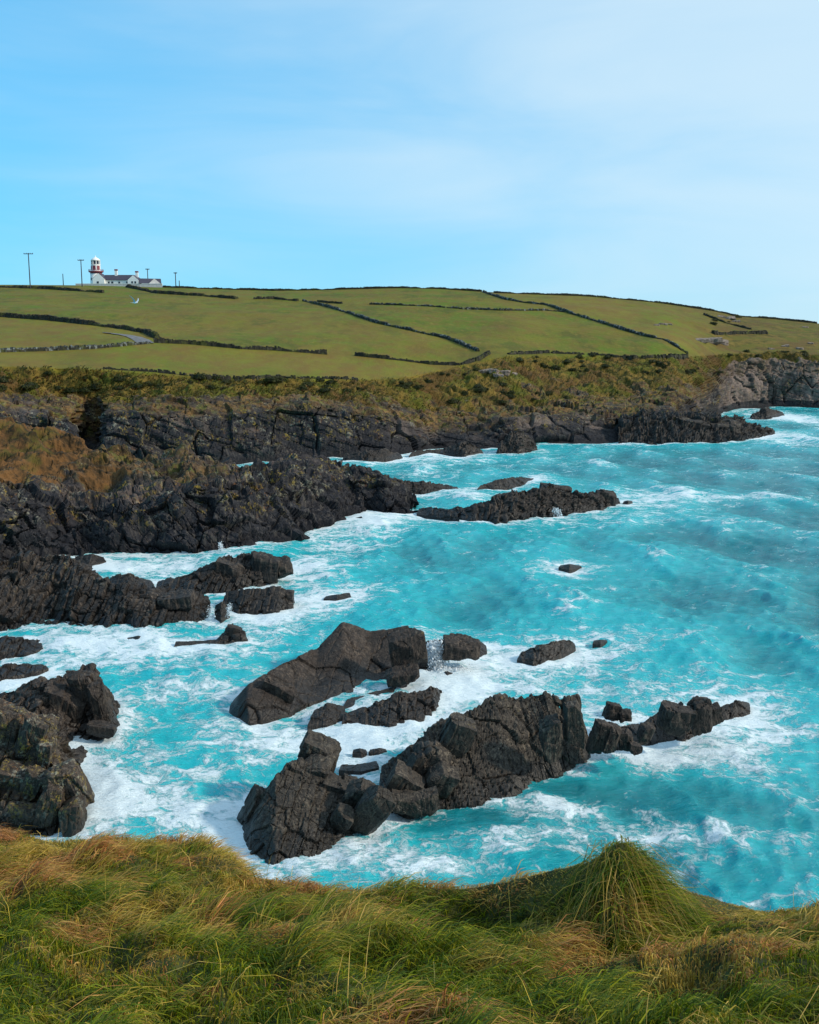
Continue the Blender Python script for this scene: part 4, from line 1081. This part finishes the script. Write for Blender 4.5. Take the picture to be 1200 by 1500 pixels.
ww = MB().box(-.35, .35, -.1, .1, 2.4, 3.8).build('window', M_DARKGLASS, lt); ww.location = (-2.0, -2.55, 0); ww.rotation_euler = (0, 0, R(-38))
# keepers' cottage
def gable_house(parent, x0, x1, y0, y1, eave, apex, along, wall_m, roof_m):
    if along == 'x':
        w = [(y0, -1.5), (y1, -1.5), (y1, eave), ((y0 + y1) / 2, apex), (y0, eave)]
        MB().prism(w, 'x', x0, x1).build('wall', wall_m, parent)
        ym = (y0 + y1) / 2
        for sgn, ye in ((-1, y0), (1, y1)):
            dz = (apex - eave) / (ym - y0) * .35
            MB().prism([(ye + sgn * .35, eave - dz + .06), (ym, apex + .06), (ym, apex + .3), (ye + sgn * .35, eave - dz + .3)], 'x', x0 - .2, x1 + .2).build('roof', roof_m, parent)
    else:
        w = [(x0, -1.5), (x1, -1.5), (x1, eave), ((x0 + x1) / 2, apex), (x0, eave)]
        MB().prism(w, 'y', y0, y1).build('wall', wall_m, parent)
        xm = (x0 + x1) / 2
        for sgn, xe in ((-1, x0), (1, x1)):
            dz = (apex - eave) / (xm - x0) * .3
            MB().prism([(xe + sgn * .3, eave - dz + .06), (xm, apex + .06), (xm, apex + .26), (xe + sgn * .3, eave - dz + .26)], 'y', y0 + .25, y1 + .2).build('roof', roof_m, parent)
def opening(parent, name, x, y, z0, z1, w, mat=None):
    MB().box(x - w / 2, x + w / 2, y - .06, y + .1, z0, z1).build(name, mat or M_DARKGLASS, parent)
g = stand(172, 418.5, LY - 4)
ct = empty('cottage', g); tag(ct, "long white keepers' cottage with slate roof and two chimneys beside the lighthouse", 'cottage')
mpp = (LY - 4) / FOC
X = lambda px: (px - 172) * mpp
gable_house(ct, X(153), X(193), 0, 6, 3.1, 5.6, 'x', M_WHITEWASH, M_SLATE)
gable_house(ct, X(139), X(155.4), -2.2, 7, 3.6, 6.4, 'y', M_WHITEWASH, M_SLATE)
gable_house(ct, X(188.6), X(204), -2.2, 7, 2.9, 5.4, 'y', M_WHITEWASH, M_SLATE)
for px, z0, z1 in ((169, 5.2, 8.2), (198.6, 4.6, 7.2)):
    cm = MB().box(X(px) - .7, X(px) + .7, 2.4, 3.6, z0, z1).build('chimney', M_WHITEWASH, ct)
    MB().box(X(px) - .8, X(px) + .8, 2.3, 3.7, z1, z1 + .7).build('chimney_pot', M_REDPAINT, cm)
opening(ct, 'door', X(146), -2.2, 0, 2.2, 1.1); opening(ct, 'window', X(195), -2.2, .9, 2.2, .9); opening(ct, 'window', X(199.5), -2.2, .9, 2.2, .9)
opening(ct, 'door', X(165), 0, 0, 2.2, 1.2); opening(ct, 'window', X(160), 0, .9, 2.2, 1.0); opening(ct, 'window', X(175), 0, .9, 2.2, 1.0); opening(ct, 'window', X(186.5), 0, .7, 2.2, 1.2)
g = stand(220, 420, LY - 8)
ob = empty('outbuilding', g, R(18)); tag(ob, 'low grey outbuilding with slate roof at the end of the cottage', 'outbuilding')
gable_house(ob, -5.6, 5.6, -2.8, 2.8, 1.6, 4.0, 'x', M_STUCCO, M_SLATE)
gx_ = MB().prism([(-1.0, -1.5), (6.0, -1.5), (6.0, 1.0), (2.0, 4.1), (-1.0, 1.4)], 'y', -4.0, -2.6).build('gable_wall', M_STUCCO, ob)
opening(ob, 'window', -3.2, -2.82, .4, 1.3, .8)
# white enclosure wall
ew = empty('boundary_wall', stand(150, 418.6, LY - 12)); tag(ew, 'low white boundary wall in front of the lighthouse and cottage', 'wall', kind='thing')
m2 = (LY - 12) / FOC
MB().box((112 - 150) * m2, (236 - 150) * m2, -.3, .3, -3, 1.0).build('wall', M_STUCCO, ew)
MB().box((112 - 150) * m2 - .1, (236 - 150) * m2 + .1, -.42, .42, 1.0, 1.18).build('coping', M_WHITEWASH, ew)

# telegraph poles
def pole(label, px, py_top, py_bot, Y, arm):
    b_ = at(px, py_bot, Y); h = at(px, py_top, Y)[2] - b_[2]
    root = empty('telegraph_pole', b_); tag(root, label, 'pole', 'telegraph poles by the lighthouse')
    MB().rod((0, 0, -1.5), (0, 0, h), .26, 8, .20).build('pole', M_TIMBER, root)
    if arm:
        MB().box(-arm / 2, arm / 2, -.12, .12, h - .55, h - .25).build('crossarm', M_TIMBER, root)
        for x in (-.46 * arm, -.2 * arm, .2 * arm, .46 * arm):
            MB().lathe([(.10, h - .25), (.13, h - .05), (.06, h + .1)], 8, x, 0).build('insulator', M_TIMBER, root)
pole('tall telegraph pole with a wide crossarm standing alone on the field edge', 44.3, 370.5, 417, 470, 4.2)
pole('telegraph pole with crossarm next to the lighthouse', 120.3, 380, 415.5, 500, 3.0)
pole('short bare pole between two tall crossarm poles', 93, 401, 418, 575, 0)
pole('telegraph pole rising behind the cottage gable and outbuilding', 217, 393.5, 416, 590, 2.2)
pole('telegraph pole with short crossarm past the outbuilding', 257.8, 399, 421, 560, 1.8)
pole('stubby pole beside the last crossarm pole', 263, 411, 421, 575, 0)

# gull
g = at(197.5, 443.5, 190.0)
M_GULLW = plain('gull_white', (.80, .82, .84), .6, .04, 6); M_GULLG = plain('gull_grey_wing', (.50, .56, .62), .6, .08, 6)
gu = empty('gull', g); tag(gu, 'white gull gliding with raised wings in front of the green field', 'bird')
def body_mesh():
    prof = [(-.55, .01, 0), (-.42, .05, 0), (-.25, .10, 0), (0, .15, -.01), (.25, .14, 0), (.42, .09, .03), (.52, .085, .06), (.60, .06, .06), (.66, .02, .04), (.76, .005, .03)]
    n_ = 10; V = [(x, r * math.cos(2 * math.pi * k / n_), zc + r * .9 * math.sin(2 * math.pi * k / n_)) for x, r, zc in prof for k in range(n_)]
    return mesh_np('body', np.array(V), grid_faces(len(prof), n_, True), smooth_shade=True)
link('body', body_mesh(), M_GULLW, gu)
def wing(sy, name):
    st = [(0, .0, .05, .34, .04), (.45, .18, .28, .30, .03), (.95, .10, .62, .24, .02), (1.45, -.18, .95, .14, .012), (1.7, -.38, 1.08, .03, .008)]
    V = []
    for y, x, z, ch, th in st:
        for (a, t_) in ((.5, 0), (0, 1), (-.5, 0), (0, -1)): V.append((x + a * ch * 1.2, sy * (.1 + y * .75), z + t_ * th))
    return link(name, mesh_np(name, np.array(V), grid_faces(len(st), 4, True)), M_GULLG, gu)
wing(1, 'wing'); wing(-1, 'wing')
MB().prism([(-.50, .09), (-.85, .16), (-.85, -.16), (-.50, -.09)], 'y', -.01, .01).build('tail', M_GULLW, gu).rotation_euler = (R(90), 0, 0)
gu.rotation_euler = (R(-8), R(4), R(-20))

# ================================================================== the near turf edge and its long grass
gc = np.concatenate([np.arange(-1500, -60, 60), np.arange(-60, 1261, 6), np.arange(1300, 2800, 60)]).astype(float)
LIP = [(-1500,1215),(-60,1222),(0,1222),(60,1230),(120,1230),(170,1224),(230,1232),(310,1236),(335,1252),(360,1278),(420,1293),(520,1303),(600,1301),(690,1294),(770,1284),(830,1266),(870,1252),(890,1240),(903,1228),(916,1226),(930,1232),(945,1248),(965,1268),(1000,1293),(1060,1318),(1110,1328),(1200,1327),(1260,1325),(2800,1330)]
LIPY = [(-1500,7.4),(0,7.4),(300,7.2),(360,6.6),(520,6.0),(700,5.8),(830,5.6),(910,5.3),(960,5.5),(1060,5.9),(1200,6.0),(2800,6)]
SUB_PY = [(-1500,1300),(0,1300),(300,1305),(400,1335),(520,1352),(700,1355),(800,1360),(860,1370),(905,1385),(960,1375),(1060,1372),(1200,1372),(2800,1372)]
SUB_Y = [(-1500,5.9),(0,5.9),(300,5.9),(400,5.8),(520,5.55),(700,5.5),(800,5.35),(860,5.1),(905,4.72),(960,4.95),(1060,5.1),(1200,5.1),(2800,5.1)]
MID_PY = [(-1500,1400),(0,1395),(300,1400),(600,1420),(800,1440),(910,1448),(1000,1430),(1200,1430),(2800,1430)]
MID_Y = [(-1500,4.5),(0,4.55),(300,4.45),(600,4.5),(800,4.4),(910,4.25),(1000,4.35),(1200,4.35),(2800,4.3)]
lip = at(gc, ip(gc, LIP), ip(gc, LIPY)); sub = at(gc, ip(gc, SUB_PY), ip(gc, SUB_Y)); mid = at(gc, ip(gc, MID_PY), ip(gc, MID_Y))
low = at(gc, 0 * gc + 1510, 0 * gc + 3.35)
foot = low.copy(); foot[:, 1] = 1.6; foot[:, 2] = EYE - 1.75
far_b = foot.copy(); far_b[:, 1] = -40; far_b[:, 2] = EYE - 1.0; far_b[:, 0] *= 4
out = lip.copy(); out[:, 1] += .8; out[:, 2] -= 1.2
cl1 = lip.copy(); cl1[:, 1] += 3.5; cl1[:, 2] = 12
cl2 = lip.copy(); cl2[:, 1] += 6; cl2[:, 2] = -2; cl2[:, 0] *= 1.5
gs = [(far_b, foot, 8), (foot, low, 10), (low, mid, 26), (mid, sub, 26), (sub, lip, 26), (lip, out, 8), (out, cl1, 10), (cl1, cl2, 10)]
rows, gp = [], []
for k, (a, b_, n_) in enumerate(gs):
    for x in np.linspace(0, 1, n_, endpoint=k == len(gs) - 1):
        rows.append(a * (1 - x) + b_ * x); gp.append(k + x)
GP = np.stack(rows); gp = np.array(gp)
for _ in range(3):
    q = GP.copy(); GP[1:-1] = (q[:-2] + 2 * q[1:-1] + q[2:]) / 4
GN = grid_normals(GP)
GN *= np.sign(GN[..., 2:3] + 1e-6) * 1.0
w_ = (smooth(gp, 1.0, 2.0) * (1 - smooth(gp, 5.0, 5.6)))[:, None] * (1 - .80 * smooth(gp, 4.1, 4.8)[:, None])
GP = GP + GN * (w_ * (.20 * fbm(GP / .62, 501, 3) + .08 * fbm(GP / .22, 503, 2)))[..., None]
turf = link('turf_edge', mesh_np('turf_edge', GP, grid_faces(*GP.shape[:2]), smooth_shade=True), M_SOIL)
tag(turf, 'turf covered cliff edge underfoot', kind='structure')

# area-weighted blade roots
i0 = int(np.argmax(gp >= 1.55)); i1 = int(np.argmax(gp >= 5.7)); j0 = int(np.argmax(gc >= -60)); j1 = int(np.argmax(gc >= 1260))
a_ = GP[i0:i1, j0:j1]; b_ = GP[i0:i1, j0+1:j1+1]; c_ = GP[i0+1:i1+1, j0:j1]; d_ = GP[i0+1:i1+1, j0+1:j1+1]
area = np.linalg.norm(np.cross(b_ - a_, c_ - a_), axis=-1)
Yc = a_[..., 1]
wgt = area * np.clip(1.15 - .06 * (Yc - 4), .6, 1.3); wgt /= wgt.sum()
NBL = 150000
gr = np.random.default_rng(77)
pick = gr.choice(wgt.size, NBL, p=wgt.ravel()); pi_, pj_ = np.unravel_index(pick, wgt.shape)
u = gr.random((NBL, 1)); v = gr.random((NBL, 1))
roots = (a_[pi_, pj_] * (1-u) + b_[pi_, pj_] * u) * (1-v) + (c_[pi_, pj_] * (1-u) + d_[pi_, pj_] * u) * v
nrm = GN[i0 + pi_, j0 + pj_]
flat = roots * np.array([1, 1, .3])
ta = 1.5 * fbm(flat / 1.1, 610, 2) + 1.0 * fbm(flat / .25, 613, 2)
theta = R(-22) + ta * 1.5
wind = np.stack([np.cos(theta), np.sin(theta), np.zeros(NBL)], -1)
down = nrm * np.array([1, 1, 0]); 
lean = wind * .95 + down * .32 + gr.normal(size=(NBL, 3)) * np.array([.34, .34, .15])
lean *= (.75 + .45 * fbm(flat / .5, 617, 2))[:, None]
clump = fbm(flat / .42, 620, 3)
length = np.clip(.125 + .19 * clump + gr.normal(size=NBL) * .05, .035, .36)
dry = 1.35 * fbm(flat / .70, 630, 3) + .6 * fbm(flat / .22, 633, 2) + gr.normal(size=NBL) * .22
rpx, rpy = project(roots)
near_lip = np.exp(-((rpy - ip(rpx, LIP)) / 26.0) ** 2)
dry = dry + .55 * near_lip
hollow = np.exp(-(((rpx - 700) / 170) ** 2 + ((rpy - 1385) / 50) ** 2))
dry = dry - .75 * hollow  # greener, darker blades: part of the hollow's shade put into the colour
GREEN = np.array([[.060,.110,.001],[.135,.185,.002],[.250,.250,.004]]); STRAW = np.array([[.52,.36,.05],[.62,.41,.10],[.40,.27,.035]]); RUST = np.array([[.52,.20,.06],[.60,.27,.10],[.40,.16,.04]])
ci3 = gr.integers(0, 3, NBL)
fs = smooth(dry, -.30, .42)[:, None]; fr_ = smooth(fbm(flat / .55, 640, 2) + .25 * gr.normal(size=NBL), -.1, .38)[:, None]
tint = GREEN[ci3] * (1 - fs) + (STRAW[ci3] * (1 - fr_) + RUST[ci3] * fr_) * fs
tint = tint * gr.uniform(.52, 1.2, (NBL, 1))
knoll = smooth(rpx, 740, 860) * (1 - smooth(rpx, 1090, 1180)) * np.exp(-((rpy - ip(rpx, LIP)) / 55.0) ** 2)
length = length * (1 - .62 * knoll) * (1 - .30 * near_lip)
nrm = nrm * (1 - .4 * knoll[:, None])
blades('long_grass', 'long wind-combed green and straw grass covering the near cliff edge', roots, nrm, lean, length, gr.uniform(.0026, .0064, NBL), tint, M_GRASS, up=.75, droop=.55)

# the same grass goes on to either side along the edge
k0 = (GP[i0:i1, :-1] + GP[i0+1:i1+1, 1:]) / 2
ar2 = np.linalg.norm(np.cross(GP[i0:i1, 1:] - GP[i0:i1, :-1], GP[i0+1:i1+1, :-1] - GP[i0:i1, :-1]), axis=-1)
gm_ = (gc[:-1] + gc[1:]) / 2
ar2 = ar2 * (((gm_ < -55) & (gm_ > -750)) | ((gm_ > 1255) & (gm_ < 1950)))[None, :]
no = 36000
pk2 = gr.choice(ar2.size, no, p=(ar2 / ar2.sum()).ravel()); qi, qj = np.unravel_index(pk2, ar2.shape)
u2, v2 = gr.random((no, 1)), gr.random((no, 1))
r2_ = (GP[i0+qi, qj] * (1-u2) + GP[i0+qi, qj+1] * u2) * (1-v2) + (GP[i0+qi+1, qj] * (1-u2) + GP[i0+qi+1, qj+1] * u2) * v2
dr2 = smooth(1.35 * fbm(r2_ * np.array([1, 1, .3]) / .70, 630, 3) + gr.normal(size=no) * .3, -.30, .42)[:, None]
ti2 = (GREEN[gr.integers(0, 3, no)] * (1 - dr2) + STRAW[gr.integers(0, 3, no)] * dr2) * gr.uniform(.52, 1.2, (no, 1))
blades('long_grass', 'long wind-combed grass carrying on along the cliff edge to either side', r2_, GN[i0+qi, qj], np.array([.85, -.35, 0]) + gr.normal(size=(no, 3)) * np.array([.35, .35, .15]), gr.uniform(.10, .26, no), gr.uniform(.008, .016, no), ti2, M_GRASS, up=.75, droop=.55)

# dead stalks and broad leaves standing among the finer blades
ns = 2600
pk = gr.choice(NBL, ns); broad = gr.random(ns) < .8
tl = np.where(broad[:, None], GREEN[gr.integers(0, 3, ns)] * np.array([1.0, .8, 1.0]), STRAW[gr.integers(0, 3, ns)] * 1.15) * gr.uniform(.6, 1.2, (ns, 1))
kn = 1 - .6 * knoll[pk] - .3 * near_lip[pk]
blades('coarse_grass', 'coarse broad leaves and dead stalks scattered through the near turf', roots[pk], nrm[pk], gr.normal(size=(ns, 3)) * np.array([.6, .6, .15]) + np.array([.25, -.1, 0]), np.where(broad, gr.uniform(.06, .16, ns), gr.uniform(.16, .32, ns)) * kn, np.where(broad, gr.uniform(.004, .008, ns), .003), tl, M_GRASS, up=.9, droop=.4)

# drooping tussock on the knoll
nt = 1300
tp = gr.uniform(872, 950, nt); tf = gr.random(nt) ** 1.3
jj = np.clip(np.searchsorted(gc, tp), 1, len(gc) - 1)
isub, ilip = int(np.argmax(gp >= 4.1)), int(np.argmax(gp >= 5.05))
ii = (ilip + (isub - ilip) * tf).astype(int)
rt = GP[ii, jj] + gr.normal(size=(nt, 3)) * .03
sgn = .7 * np.clip((tp - 906) / 30, -1, 1) + .9 * fbm(rt / .12, 715, 2) + gr.normal(size=nt) * .35
lean = np.stack([sgn * .42, -.75 + 0 * tp, -.55 + 0 * tp], -1) + gr.normal(size=(nt, 3)) * .42
tint = np.where(gr.random((nt, 1)) < .5, STRAW[gr.integers(0, 3, nt)] * .7, GREEN[gr.integers(0, 3, nt)]) * gr.uniform(.4, 1.2, (nt, 1))
o = blades('tussock', 'shaggy straw-coloured tussock drooping from the knoll at the cliff edge', rt, GN[ii, jj], lean, gr.uniform(.14, .40, nt), gr.uniform(.003, .005, nt), tint, M_GRASS, up=.30, droop=1.0)
